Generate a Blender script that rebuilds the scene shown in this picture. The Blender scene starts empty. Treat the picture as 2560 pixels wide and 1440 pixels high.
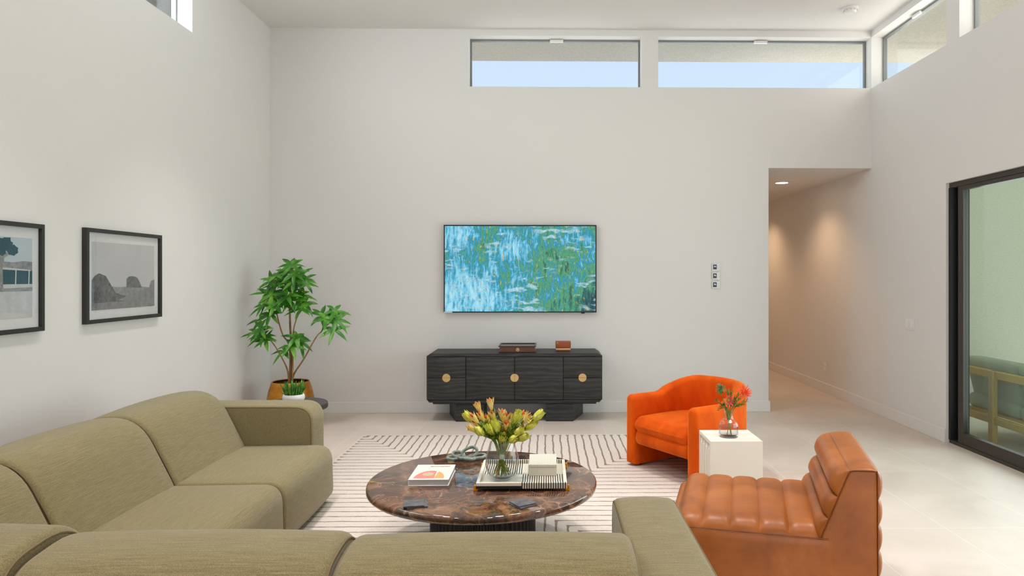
import bpy, bmesh, math, random
from mathutils import Vector, Matrix, Euler
from math import sin, cos, pi, sqrt
random.seed(7)
SC = bpy.context.scene
COL = SC.collection
R = math.radians

# ------------------------------------------------------------------ materials
class NB:
    """small node builder around one Principled material"""
    def __init__(s, name, base=(.8, .8, .8), rough=.5, **kw):
        s.m = bpy.data.materials.new(name); s.m.use_nodes = True
        s.t = s.m.node_tree; s.n = s.t.nodes; s.l = s.t.links
        s.b = s.n['Principled BSDF']
        s.set('Base Color', (*base, 1)); s.set('Roughness', rough)
        for k, v in kw.items(): s.set(k.replace('_', ' '), v)
        s._co = None
    def set(s, k, v): s.b.inputs[k].default_value = v
    def link(s, a, b): s.l.new(a, b)
    def to(s, out, k): s.l.new(out, s.b.inputs[k])
    def co(s, kind='Object'):
        if s._co is None: s._co = s.n.new('ShaderNodeTexCoord')
        return s._co.outputs[kind]
    def map(s, vec=None, scale=(1, 1, 1), loc=(0, 0, 0), rot=(0, 0, 0)):
        m = s.n.new('ShaderNodeMapping'); s.link(vec or s.co(), m.inputs['Vector'])
        m.inputs['Scale'].default_value = scale; m.inputs['Location'].default_value = loc; m.inputs['Rotation'].default_value = rot
        return m.outputs[0]
    def noise(s, scale=5, detail=4, rough=.5, vec=None, dist=0):
        n = s.n.new('ShaderNodeTexNoise'); s.link(vec or s.co(), n.inputs['Vector'])
        n.inputs['Scale'].default_value = scale; n.inputs['Detail'].default_value = detail
        n.inputs['Roughness'].default_value = rough; n.inputs['Distortion'].default_value = dist
        return n.outputs['Fac']
    def noisec(s, scale=5, detail=3, vec=None):
        n = s.n.new('ShaderNodeTexNoise'); s.link(vec or s.co(), n.inputs['Vector'])
        n.inputs['Scale'].default_value = scale; n.inputs['Detail'].default_value = detail
        return n.outputs['Color']
    def voro(s, scale=5, vec=None, feature='F1', out='Distance'):
        n = s.n.new('ShaderNodeTexVoronoi'); n.feature = feature; s.link(vec or s.co(), n.inputs['Vector'])
        n.inputs['Scale'].default_value = scale
        return n.outputs[out]
    def wave(s, scale=5, dist=0, vec=None, detail=2, dscale=1, direction='X'):
        n = s.n.new('ShaderNodeTexWave'); n.bands_direction = direction; s.link(vec or s.co(), n.inputs['Vector'])
        n.inputs['Scale'].default_value = scale; n.inputs['Distortion'].default_value = dist
        n.inputs['Detail'].default_value = detail; n.inputs['Detail Scale'].default_value = dscale
        return n.outputs['Fac']
    def ramp(s, fac, stops, interp='LINEAR'):
        r = s.n.new('ShaderNodeValToRGB'); r.color_ramp.interpolation = interp
        e = r.color_ramp.elements
        while len(e) < len(stops): e.new(.5)
        for i, (p, c) in enumerate(stops):
            e[i].position = p; e[i].color = (*c, 1) if len(c) == 3 else c
        s.link(fac, r.inputs[0]); return r.outputs[0]
    def math(s, op, a, b=None, c=None, clamp=False):
        n = s.n.new('ShaderNodeMath'); n.operation = op; n.use_clamp = clamp
        for i, v in enumerate((a, b, c)):
            if v is None: continue
            if isinstance(v, (int, float)): n.inputs[i].default_value = v
            else: s.link(v, n.inputs[i])
        return n.outputs[0]
    def mix(s, fac, a, b, mode='MIX'):
        n = s.n.new('ShaderNodeMix'); n.data_type = 'RGBA'; n.blend_type = mode
        for k, v in (('Factor', fac), ('A', a), ('B', b)):
            sock = [i for i in n.inputs if i.name == k and (i.type == ('VALUE' if k == 'Factor' else 'RGBA'))][0]
            if isinstance(v, (int, float)): sock.default_value = v
            elif isinstance(v, tuple): sock.default_value = (*v, 1)
            else: s.link(v, sock)
        return [o for o in n.outputs if o.type == 'RGBA'][0]
    def sep(s, vec=None):
        n = s.n.new('ShaderNodeSeparateXYZ'); s.link(vec or s.co(), n.inputs[0]); return n.outputs
    def comb(s, x, y, z):
        n = s.n.new('ShaderNodeCombineXYZ')
        for i, v in enumerate((x, y, z)):
            if isinstance(v, (int, float)): n.inputs[i].default_value = v
            else: s.link(v, n.inputs[i])
        return n.outputs[0]
    def bump(s, h, strength=.2, dist=.01):
        n = s.n.new('ShaderNodeBump'); n.inputs['Strength'].default_value = strength; n.inputs['Distance'].default_value = dist
        s.link(h, n.inputs['Height']); s.to(n.outputs[0], 'Normal')

def srgb(r, g, b):
    f = lambda c: (c / 255 / 12.92) if c / 255 <= .04045 else ((c / 255 + .055) / 1.055) ** 2.4
    return (f(r), f(g), f(b))

M = {}
def simple(name, col, rough=.5, **kw):
    b = NB(name, col, rough, **kw); M[name] = b.m; return b

def mk_wall(name, col, sc=90):
    b = NB(name, col, .85); b.set('Specular IOR Level', .2)
    b.bump(b.noise(sc, 4, .6), .12, .004); M[name] = b.m
mk_wall('wall_paint', (.80, .78, .76))
mk_wall('ceiling_paint', (.80, .775, .75))
simple('trim_paint', (.82, .80, .78), .45)
b = NB('stucco', srgb(214, 212, 200), .95)
h = b.noise(60, 6, .7); b.bump(h, .6, .012)
b.to(b.ramp(h, [(.3, srgb(196, 192, 178)), (.7, srgb(224, 220, 208))]), 'Base Color'); M['stucco'] = b.m
b = NB('soffit_stucco', srgb(206, 198, 182), .95)
h = b.noise(45, 7, .75); b.bump(h, .7, .012)
b.to(b.ramp(h, [(.3, srgb(194, 190, 180)), (.72, srgb(232, 228, 218))]), 'Base Color'); M['soffit'] = b.m

# floor tile 0.61 x 1.22
b = NB('floor_tile', (.6, .55, .5), .42); b.set('Specular IOR Level', .45)
br = b.n.new('ShaderNodeTexBrick'); br.offset = 0; br.squash = 1
b.link(b.map(rot=(0, 0, pi / 2), loc=(0.0, 0.0, 0)), br.inputs['Vector'])
# brick rows run along the rotated x (= world y)
mp = br.inputs['Vector'].links[0].from_node
mp.inputs['Location'].default_value = (0.55, 0.03, 0)
br.inputs['Scale'].default_value = 1; br.inputs['Brick Width'].default_value = 1.22; br.inputs['Row Height'].default_value = .61
br.inputs['Mortar Size'].default_value = .0028; br.inputs['Mortar Smooth'].default_value = .3; br.inputs['Bias'].default_value = 0
br.inputs['Color1'].default_value = (.46, .46, .46, 1); br.inputs['Color2'].default_value = (.54, .54, .54, 1); br.inputs['Mortar'].default_value = (.5, .5, .5, 1)
cl = b.noise(1.6, 6, .6, dist=.6)
tile = b.ramp(cl, [(.25, srgb(198, 185, 173)), (.5, srgb(212, 199, 188)), (.78, srgb(222, 210, 200))])
var = b.ramp(br.outputs['Color'], [(.4, (.93, .93, .93)), (.6, (1.05, 1.05, 1.05))])
tile = b.mix(1.0, tile, var, 'MULTIPLY')
b.to(b.mix(br.outputs['Fac'], tile, srgb(224, 217, 206)), 'Base Color')
b.to(b.ramp(cl, [(.3, (.36, .36, .36)), (.7, (.5, .5, .5))]), 'Roughness')
b.bump(b.math('MULTIPLY', br.outputs['Fac'], -1), .25, .002); M['floor_tile'] = b.m
b = NB('patio_tile', srgb(205, 196, 172), .7)
b.to(b.ramp(b.noise(3, 5), [(.3, srgb(208, 198, 180)), (.7, srgb(228, 218, 202))]), 'Base Color'); M['patio_tile'] = b.m

simple('earth', srgb(66, 62, 58), .95)

def fabric(name, c_dark, c_mid, c_light, axis='x', sheen=.25, slub=1):
    b = NB(name, c_mid, .92); b.set('Specular IOR Level', .15); b.set('Sheen Weight', sheen); b.set('Sheen Roughness', .5)
    sc = {'x': (9, 230, 230), 'y': (230, 9, 230)}[axis]
    n1 = b.noise(1, 4, .6, b.map(scale=sc))
    n2 = b.noise(420, 2, .5)
    f = b.math('ADD', b.math('MULTIPLY', n1, .42), b.math('MULTIPLY', n2, .58))
    b.to(b.ramp(f, [(.28, c_dark), (.5, c_mid), (.70, c_light)]), 'Base Color')
    b.bump(n2, .35, .0015); M[name] = b.m
fabric('olive_weave', srgb(100, 89, 58), srgb(132, 120, 84), srgb(156, 145, 108), 'y')
fabric('olive_weave_front_shade', srgb(88, 77, 47), srgb(121, 109, 74), srgb(149, 137, 99), 'x')  # front run's copy of the weave, with its shade put into the colours
simple('olive_piping', srgb(112, 97, 66), .9)
simple('dark_plastic', (.012, .012, .012), .5)

b = NB('marble', (.1, .05, .03), .04); b.set('IOR', 1.85); b.set('Specular IOR Level', .5)
w = b.noisec(3.2, 5); wv = b.mix(.32, b.co(), w, 'ADD')
n1 = b.noise(7, 9, .68, wv, 1.0)
basec = b.ramp(n1, [(.30, (.018, .014, .016)), (.43, (.06, .032, .024)), (.52, (.13, .058, .032)), (.62, (.24, .115, .058)), (.76, (.34, .20, .125))])
v1 = b.voro(5.5, wv, 'DISTANCE_TO_EDGE'); v2 = b.voro(15, wv, 'DISTANCE_TO_EDGE')
ve = b.math('MULTIPLY', b.ramp(v1, [(0, (1, 1, 1)), (.035, (0, 0, 0))]), b.ramp(b.noise(6, 3), [(.42, (0, 0, 0)), (.6, (.8, .8, .8))]))
vf = b.math('MULTIPLY', b.ramp(v2, [(0, (1, 1, 1)), (.05, (0, 0, 0))]), b.ramp(b.noise(9, 3), [(.45, (0, 0, 0)), (.62, (.5, .5, .5))]))
c = b.mix(ve, basec, (.42, .25, .15)); c = b.mix(vf, c, (.34, .17, .09))
b.to(c, 'Base Color'); M['marble'] = b.m

b = NB('black_oak', (.02, .02, .02), .5); b.set('Specular IOR Level', .45)
g = b.noise(1, 7, .65, b.map(scale=(5, 60, 60)), 1.5); g2 = b.wave(7, 9, b.map(scale=(.22, 1, 1)), 3, 1.2, 'Z')
f = b.math('ADD', b.math('MULTIPLY', g, .7), b.math('MULTIPLY', g2, .3))
b.to(b.ramp(f, [(.3, srgb(33, 33, 33)), (.55, srgb(48, 48, 47)), (.8, srgb(66, 64, 62))]), 'Base Color')
b.bump(f, .25, .002); M['black_oak'] = b.m
simple('fluted_black', srgb(30, 29, 29), .45)
simple('gap_black', (.004, .004, .004), .8)
b = NB('brass', srgb(222, 190, 130), .35, Metallic=.85); M['brass'] = b.m

b = NB('orange_velvet', (.75, .15, .01), .7); b.set('Sheen Weight', .9); b.set('Sheen Roughness', .3); b.set('Sheen Tint', (1, .45, .08, 1)); b.set('Specular IOR Level', .1)
f = b.noise(5, 4, .5, b.map(scale=(1.6, 1.6, .8)), .6)
b.to(b.ramp(f, [(.30, srgb(206, 76, 8)), (.5, srgb(220, 86, 10)), (.70, srgb(232, 98, 16))]), 'Base Color')
b.bump(b.noise(300, 2), .15, .002); M['orange_velvet'] = b.m
b = NB('cognac_leather', (.4, .15, .04), .40); b.set('Specular IOR Level', .38); b.set('Coat Weight', .16); b.set('Coat Roughness', .32)
f = b.noise(3.4, 6, .62, None, .5)
b.to(b.ramp(f, [(.3, srgb(130, 68, 12)), (.5, srgb(160, 88, 24)), (.7, srgb(178, 106, 44))]), 'Base Color')
b.bump(b.noise(160, 4, .6), .12, .002); M['cognac_leather'] = b.m
simple('leather_thread', srgb(120, 62, 22), .7)

# striped rug: four triangles of stripes meeting on the diagonals
RA, RB = 1.525, 2.0
b = NB('rug_wool', (.8, .76, .7), .95); b.set('Specular IOR Level', .1); b.set('Sheen Weight', .15)
wob = b.mix(.024, b.co(), b.mix(1.0, b.noisec(5, 4), (.5, .5, .5), 'SUBTRACT'), 'ADD')
xyz = b.sep(wob)
u = b.math('DIVIDE', b.math('ABSOLUTE', xyz[0]), RA); v = b.math('DIVIDE', b.math('ABSOLUTE', xyz[1]), RB)
mn = b.math('MINIMUM', u, v); mx = b.math('MAXIMUM', u, v)
N = 22
ph = b.math('FRACT', b.math('ADD', b.math('MULTIPLY', mn, N), .5))
dd = b.math('ABSOLUTE', b.math('SUBTRACT', ph, .5))
# line half width 0.115 of a period, wider towards the outer edge (cap) and at the mitre (knot)
edge = b.math('MULTIPLY', b.math('SUBTRACT', mx, .955), 30, clamp=True)
knot = b.math('MULTIPLY', b.math('SUBTRACT', .022, b.math('SUBTRACT', mx, mn)), 22, clamp=True)
isx = b.math('GREATER_THAN', u, v)
hw = b.math('SUBTRACT', .12, b.math('MULTIPLY', isx, .025))
hw = b.math('ADD', hw, b.math('MULTIPLY', edge, .2)); hw = b.math('ADD', hw, b.math('MULTIPLY', knot, .14))
hw = b.math('ADD', hw, b.math('MULTIPLY', b.math('SUBTRACT', b.noise(14, 3), .5), .1))
ln = b.math('MULTIPLY', b.math('SUBTRACT', hw, dd), 18, clamp=True)
inn = b.math('MULTIPLY', b.math('SUBTRACT', .985, mx), 200, clamp=True)
ln = b.math('MULTIPLY', ln, inn)
cream = b.ramp(b.noise(70, 4, .7), [(.3, srgb(210, 200, 190)), (.7, srgb(230, 222, 213))])
b.to(b.mix(ln, cream, srgb(146, 124, 108)), 'Base Color')
b.bump(b.math('SUBTRACT', b.noise(120, 3), b.math('MULTIPLY', ln, .8)), .6, .006); M['rug_wool'] = b.m

simple('plaster_white', srgb(236, 228, 214), .75)
b = NB('gold_pot', srgb(190, 125, 40), .38, Metallic=.9)
b.to(b.ramp(b.noise(4, 4, .6, b.map(scale=(1, 1, 2.5))), [(.3, srgb(176, 108, 22)), (.7, srgb(224, 160, 70))]), 'Base Color'); M['gold_pot'] = b.m
simple('pot_dark', (.01, .01, .01), .7)
simple('soil', (.03, .02, .015), .95)
b = NB('leaf_green', (.06, .26, .03), .42); b.set('Specular IOR Level', .5)
b.to(b.ramp(b.noise(9, 3), [(.3, srgb(38, 96, 18)), (.5, srgb(62, 136, 26)), (.72, srgb(120, 178, 52))]), 'Base Color'); M['leaf_green'] = b.m
b = NB('succulent_green', (.1, .3, .05), .5)
b.to(b.ramp(b.noise(40, 3), [(.3, srgb(40, 96, 30)), (.55, srgb(84, 146, 46)), (.75, srgb(150, 190, 86))]), 'Base Color'); M['succulent_green'] = b.m
b = NB('bark', srgb(150, 108, 62), .8)
b.to(b.ramp(b.noise(25, 4, .6, b.map(scale=(1, 1, .4))), [(.3, srgb(112, 78, 40)), (.7, srgb(178, 136, 84))]), 'Base Color'); M['bark'] = b.m
simple('white_ceramic', srgb(240, 240, 244), .25)
simple('dark_wood', srgb(62, 56, 52), .5)
simple('white_plastic', srgb(236, 234, 232), .4)
simple('white_card', srgb(243, 240, 234), .55)
simple('grey_pages', srgb(206, 203, 200), .8)
simple('cover_cream', srgb(240, 228, 206), .5)
simple('cover_pink', srgb(232, 130, 120), .5)
simple('cover_orange', srgb(240, 164, 100), .5)
simple('cover_olive', srgb(196, 180, 146), .5)
simple('ink', srgb(60, 56, 60), .6)
b = NB('slate', srgb(70, 70, 72), .7); b.bump(b.noise(50, 5), .6, .004)
b.to(b.ramp(b.noise(20, 4), [(.3, srgb(72, 72, 74)), (.7, srgb(108, 108, 110))]), 'Base Color'); M['slate'] = b.m
b = NB('celadon_glaze', srgb(120, 144, 136), .3); b.set('Coat Weight', .3)
b.to(b.ramp(b.noise(30, 5, .6), [(.3, srgb(66, 84, 76)), (.5, srgb(112, 128, 116)), (.72, srgb(164, 174, 160))]), 'Base Color'); M['celadon'] = b.m
b = NB('amber_acrylic', srgb(250, 170, 10), .08); b.set('Transmission Weight', .35); b.set('IOR', 1.45); M['amber'] = b.m

def stripes(name, axis, period, duty, ca, cb, rough=.3):
    b = NB(name, ca, rough)
    f = b.math('FRACT', b.math('DIVIDE', b.sep()[axis], period))
    b.to(b.mix(b.math('LESS_THAN', f, duty), ca, cb), 'Base Color'); M[name] = b.m
BONE = srgb(236, 228, 210); BLK = srgb(28, 30, 30)
stripes('stripe_bold_x', 0, .0125, .45, BONE, BLK)
stripes('stripe_fine_y', 1, .0075, .22, BONE, srgb(90, 90, 86))
stripes('stripe_fine_x', 0, .0065, .2, BONE, srgb(150, 142, 128))
stripes('stripe_fine_z', 2, .0055, .2, BONE, srgb(176, 168, 152))
simple('bone', BONE, .3)
simple('tray_black', BLK, .3)

b = NB('walnut', srgb(96, 56, 34), .35); b.set('Coat Weight', .3)
b.to(b.ramp(b.noise(1, 6, .6, b.map(scale=(6, 50, 50)), 1), [(.3, srgb(74, 40, 24)), (.7, srgb(122, 72, 42))]), 'Base Color'); M['walnut'] = b.m
simple('walnut_dark', srgb(52, 34, 26), .35)
b = NB('cedar', srgb(156, 78, 38), .45)
b.to(b.ramp(b.noise(1, 5, .6, b.map(scale=(5, 60, 60)), 1), [(.3, srgb(140, 66, 30)), (.7, srgb(174, 92, 48))]), 'Base Color'); M['cedar'] = b.m
simple('cedar_pale', srgb(226, 166, 110), .5)
simple('felt_pale', srgb(206, 188, 170), .9)
simple('bronze_frame', srgb(62, 57, 52), .45, Metallic=.2)
simple('bronze_dark', srgb(16, 18, 17), .6)
simple('window_frame_grey', srgb(132, 134, 133), .5)
simple('frame_black', srgb(44, 42, 38), .45)
simple('paper_mat', srgb(232, 231, 230), .8)
simple('tv_black', srgb(22, 24, 26), .4)
simple('teak', srgb(214, 170, 100), .6)
fabric('patio_fabric', srgb(154, 152, 134), srgb(178, 176, 156), srgb(196, 194, 174), 'x', .1)
simple('screen_dark', srgb(58, 60, 66), .3)
b = NB('digit_glow', (.8, .85, .95), .5); b.set('Emission Color', (.75, .82, .95, 1)); b.set('Emission Strength', .7); M['digit_glow'] = b.m
b = NB('lamp_glow', (1, .9, .75), .5); b.set('Emission Color', (1, .82, .58, 1)); b.set('Emission Strength', 9); M['lamp_glow'] = b.m

def pane_mat(name, tint, gloss=1.0):
    m = bpy.data.materials.new(name); m.use_nodes = True; t = m.node_tree; n = t.nodes
    n.remove(n['Principled BSDF']); out = n['Material Output']
    tr = n.new('ShaderNodeBsdfTransparent'); tr.inputs[0].default_value = (*tint, 1)
    gl = n.new('ShaderNodeBsdfGlossy'); gl.inputs['Roughness'].default_value = .0; gl.inputs[0].default_value = (gloss, gloss, gloss, 1)
    fr = n.new('ShaderNodeFresnel')
    ge = n.new('ShaderNodeNewGeometry'); ml = n.new('ShaderNodeMath'); ml.operation = 'MULTIPLY_ADD'      # same index seen from both faces of the pane
    t.links.new(ge.outputs['Backfacing'], ml.inputs[0]); ml.inputs[1].default_value = 1 / 1.45 - 1.45; ml.inputs[2].default_value = 1.45; t.links.new(ml.outputs[0], fr.inputs['IOR'])
    mx = n.new('ShaderNodeMixShader'); t.links.new(fr.outputs[0], mx.inputs[0]); t.links.new(tr.outputs[0], mx.inputs[1]); t.links.new(gl.outputs[0], mx.inputs[2])
    t.links.new(mx.outputs[0], out.inputs[0]); M[name] = m
pane_mat('window_glass', (.93, .965, .97), .55)
pane_mat('door_glass', (.79, .905, .865), .75)
pane_mat('picture_glass', (.99, .99, .99), .5)
pane_mat('clear_glass', (.988, .995, .993), .8)
pane_mat('water', (.985, .995, .985), .3)

# flowers
def petal_mat(name, stops):
    b = NB(name, (.8, .7, .2), .5); b.set('Specular IOR Level', .3)
    b.to(b.ramp(b.noise(38, 3), stops), 'Base Color'); M[name] = b.m
petal_mat('petal_yellow', [(.3, srgb(190, 200, 52)), (.55, srgb(224, 222, 92)), (.75, srgb(242, 236, 165))])
petal_mat('petal_gold', [(.3, srgb(238, 190, 70)), (.55, srgb(244, 218, 120)), (.75, srgb(250, 236, 180))])
petal_mat('cone_red', [(.3, srgb(130, 34, 8)), (.55, srgb(186, 66, 14)), (.75, srgb(222, 110, 30))])
petal_mat('stem_green', [(.3, srgb(74, 110, 24)), (.55, srgb(120, 152, 40)), (.75, srgb(170, 180, 80))])
petal_mat('stem_rust', [(.3, srgb(150, 80, 30)), (.55, srgb(176, 140, 50)), (.75, srgb(140, 160, 60))])
petal_mat('leaf_olive', [(.3, srgb(70, 104, 34)), (.55, srgb(104, 140, 48)), (.75, srgb(150, 176, 84))])
petal_mat('pin_orange', [(.3, srgb(232, 62, 40)), (.55, srgb(246, 104, 50)), (.75, srgb(250, 150, 90))])
petal_mat('bract_pink', [(.3, srgb(176, 40, 60)), (.55, srgb(206, 84, 70)), (.75, srgb(224, 150, 70))])
petal_mat('fuzz_green', [(.3, srgb(84, 104, 60)), (.55, srgb(124, 142, 84)), (.75, srgb(170, 168, 110))])

# abstract blue and green moving-brush picture on the screen
b = NB('screen_picture', (.02, .02, .02), .35); b.set('Specular IOR Level', .2)
P = b.sep()
warp = b.mix(.10, b.co(), b.mix(1.0, b.noisec(3, 3), (.5, .5, .5), 'SUBTRACT'), 'ADD')
big = b.noise(2.0, 2, .5, warp)
vert = b.noise(1, 5, .62, b.map(warp, scale=(34, 34, 6.5)))
horz = b.noise(1, 4, .55, b.map(warp, scale=(7, 7, 26), loc=(3, 1, 2)))
fine = b.noise(1, 6, .7, b.map(warp, scale=(60, 60, 22)))
lr = b.math('DIVIDE', b.math('ADD', P[0], .845), 1.69)
f = b.math('ADD', b.math('SUBTRACT', b.math('MULTIPLY', big, 1.15), .26), b.math('MULTIPLY', lr, .30))
f = b.math('ADD', f, b.math('MULTIPLY', b.math('SUBTRACT', vert, .5), 1.0))
f = b.math('ADD', f, b.math('MULTIPLY', b.math('SUBTRACT', fine, .5), .55))
c = b.ramp(f, [(.14, srgb(168, 222, 240)), (.30, srgb(112, 194, 222)), (.40, srgb(60, 156, 190)), (.49, srgb(36, 138, 150)), (.57, srgb(96, 166, 110)), (.66, srgb(60, 134, 110)), (.78, srgb(40, 98, 96)), (.95, srgb(34, 72, 84))])
dab = b.math('MULTIPLY', b.math('SUBTRACT', horz, .54), 12, clamp=True)
dab = b.math('MULTIPLY', dab, b.math('MULTIPLY', b.math('SUBTRACT', b.noise(2.6, 2, .5, b.map(loc=(5, 0, 0))), .46), 10, clamp=True))
c = b.mix(dab, c, b.ramp(fine, [(.35, srgb(96, 178, 192)), (.6, srgb(190, 218, 232))]))
fl = b.math('MULTIPLY', b.math('SUBTRACT', b.noise(1, 3, .6, b.map(scale=(40, 40, 14), loc=(9, 2, 4))), .61), 12, clamp=True)
c = b.mix(fl, c, srgb(214, 176, 96))
b.set('Base Color', (.01, .01, .01, 1)); b.to(c, 'Emission Color'); b.set('Emission Strength', .62); M['screen_picture'] = b.m

def tone(name, v, noise=.06, sc=20):
    b = NB(name, (v, v, v), .7); lo = max(0, v * (1 - noise * 3)); hi = v * (1 + noise * 3)
    b.to(b.ramp(b.noise(sc, 5, .65), [(.3, (lo, lo, lo)), (.7, (hi, hi, hi * 1.01))]), 'Base Color'); M[name] = b.m
tone('print_sky', .60, .02, 4); tone('print_ground', .26, .10, 22); tone('print_dark', .15, .2, 26)  # print darks lifted, so glare on the glass is put into the tones
tone('print_mid', .30, .12, 30); tone('print_pale', .62, .04, 14); tone('print_butte', .17, .15, 40)
b = NB('print_teal', srgb(56, 84, 92), .7); M['print_teal'] = b.m
b = NB('print_bluesky', srgb(196, 206, 212), .7); M['print_bluesky'] = b.m

# ------------------------------------------------------------------ geometry helpers
def BM(): return bmesh.new()
def add_box(bm, lo, hi, bevel=0, seg=2):
    r = bmesh.ops.create_cube(bm, size=1); vs = r['verts']
    for v in vs:
        v.co = Vector([lo[i] + (v.co[i] + .5) * (hi[i] - lo[i]) for i in range(3)])
    if bevel:
        es = list({e for v in vs for e in v.link_edges})
        bmesh.ops.bevel(bm, geom=es, offset=bevel, segments=seg, affect='EDGES', profile=.5)
def box(lo, hi, bevel=0, seg=2):
    bm = BM(); add_box(bm, lo, hi, bevel, seg); return bm
def lathe(bm, prof, seg=48, c=(0, 0, 0), close=False, wob=None):
    rings = []
    for (r, z) in prof:
        if r < 1e-6: rings.append([bm.verts.new((c[0], c[1], c[2] + z))])
        else: rings.append([bm.verts.new((c[0] + r * (wob(2 * pi * k / seg, z) if wob else 1) * cos(2 * pi * k / seg), c[1] + r * (wob(2 * pi * k / seg, z) if wob else 1) * sin(2 * pi * k / seg), c[2] + z)) for k in range(seg)])
    pairs = list(zip(rings, rings[1:]))
    if close: pairs.append((rings[-1], rings[0]))
    for a, b_ in pairs:
        for k in range(seg):
            k2 = (k + 1) % seg
            if len(a) == 1 and len(b_) == 1: continue
            if len(a) == 1: bm.faces.new((a[0], b_[k2], b_[k]))
            elif len(b_) == 1: bm.faces.new((a[k], a[k2], b_[0]))
            else: bm.faces.new((a[k], a[k2], b_[k2], b_[k]))
def spline(pts, n=8, closed=False):
    P = [Vector(p) for p in pts]; out = []; m = len(P)
    rng = range(m) if closed else range(m - 1)
    for i in rng:
        if closed: p0, p1, p2, p3 = P[(i - 1) % m], P[i], P[(i + 1) % m], P[(i + 2) % m]
        else: p0, p1, p2, p3 = P[max(i - 1, 0)], P[i], P[i + 1], P[min(i + 2, m - 1)]
        for k in range(n):
            t = k / n
            out.append(.5 * ((2 * p1) + (-p0 + p2) * t + (2 * p0 - 5 * p1 + 4 * p2 - p3) * t * t + (-p0 + 3 * p1 - 3 * p2 + p3) * t ** 3))
    if not closed: out.append(P[-1])
    return out
def tube(bm, pts, rad, seg=8, closed=False, cap=True):
    pts = [Vector(p) for p in pts]; n = len(pts); rings = []
    rad = rad if isinstance(rad, (list, tuple)) else [rad] * n
    up = None
    for i in range(n):
        a = pts[(i - 1) % n] if (closed or i > 0) else pts[i]
        c = pts[(i + 1) % n] if (closed or i < n - 1) else pts[i]
        t = (c - a).normalized()
        if up is None:
            up = Vector((0, 0, 1)) if abs(t.z) < .9 else Vector((1, 0, 0))
        s = t.cross(up)
        if s.length < 1e-6: s = t.orthogonal()
        s.normalize(); up = s.cross(t).normalized()
        rings.append([bm.verts.new(pts[i] + rad[i] * (cos(2 * pi * k / seg) * s + sin(2 * pi * k / seg) * up)) for k in range(seg)])
    rr = list(zip(rings, rings[1:]))
    if closed: rr.append((rings[-1], rings[0]))
    for a, c in rr:
        for k in range(seg): bm.faces.new((a[k], a[(k + 1) % seg], c[(k + 1) % seg], c[k]))
    if cap and not closed:
        bm.faces.new(rings[0][::-1]); bm.faces.new(rings[-1])
def round_poly(pts, n=6):
    """closed polygon of (p, z, radius) -> list of (p, z)"""
    out = []; m = len(pts)
    for i in range(m):
        a, b_, c = [Vector(pts[j % m][:2]) for j in (i - 1, i, i + 1)]
        r = pts[i][2] if len(pts[i]) > 2 else 0
        if r <= 0: out.append(tuple(b_)); continue
        da = (a - b_); dc = (c - b_); ra = min(r, da.length * .49); rc = min(r, dc.length * .49)
        p0 = b_ + da.normalized() * ra; p1 = b_ + dc.normalized() * rc
        for k in range(n + 1):
            t = k / n
            out.append(tuple((1 - t) ** 2 * p0 + 2 * t * (1 - t) * b_ + t * t * p1))
    # densify long runs
    res = []
    for i in range(len(out)):
        a = Vector(out[i]); c = Vector(out[(i + 1) % len(out)]); L = (c - a).length
        k = max(1, int(L / .06))
        for j in range(k): res.append(tuple(a + (c - a) * (j / k)))
    return res
def poly_normals(prof):
    n = len(prof); out = []
    area = sum(prof[i][0] * prof[(i + 1) % n][1] - prof[(i + 1) % n][0] * prof[i][1] for i in range(n))
    sg = 1 if area > 0 else -1
    for i in range(n):
        a = Vector(prof[i - 1]); c = Vector(prof[(i + 1) % n]); t = (c - a)
        t = t.normalized() if t.length > 1e-9 else Vector((1, 0))
        out.append((sg * t.y, -sg * t.x))
    return out
def loft(bm, prof, a0, a1, r=.02, axis='y', puff=0, nmid=8, f=None):
    """prof: closed (p, z) outline swept along axis from a0 to a1 with rounded ends, bulging by puff in the middle"""
    nr = poly_normals(prof); st = []
    for k in range(5):
        ph = k / 4 * pi / 2; st.append((a0 + r * (1 - cos(ph)), r * (1 - sin(ph))))
    for k in range(1, nmid): st.append((a0 + r + (a1 - a0 - 2 * r) * k / nmid, 0))
    for k in range(5):
        ph = (4 - k) / 4 * pi / 2; st.append((a1 - r * (1 - cos(ph)), r * (1 - sin(ph))))
    rings = []
    for (a, ins) in st:
        uu = (a - a0) / (a1 - a0) * 2 - 1; bulge = puff * (1 - uu * uu)
        ring = []
        for (p, z), (nx, nz) in zip(prof, nr):
            d = bulge - ins
            q, w = p + nx * d, z + nz * d
            co = (a, q, w) if axis == 'x' else (q, a, w)
            ring.append(bm.verts.new(f(*co) if f else co))
        rings.append(ring)
    m = len(prof)
    for A, B in zip(rings, rings[1:]):
        for k in range(m): bm.faces.new((A[k], A[(k + 1) % m], B[(k + 1) % m], B[k]))
    bm.faces.new(rings[0][::-1]); bm.faces.new(rings[-1])
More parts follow.
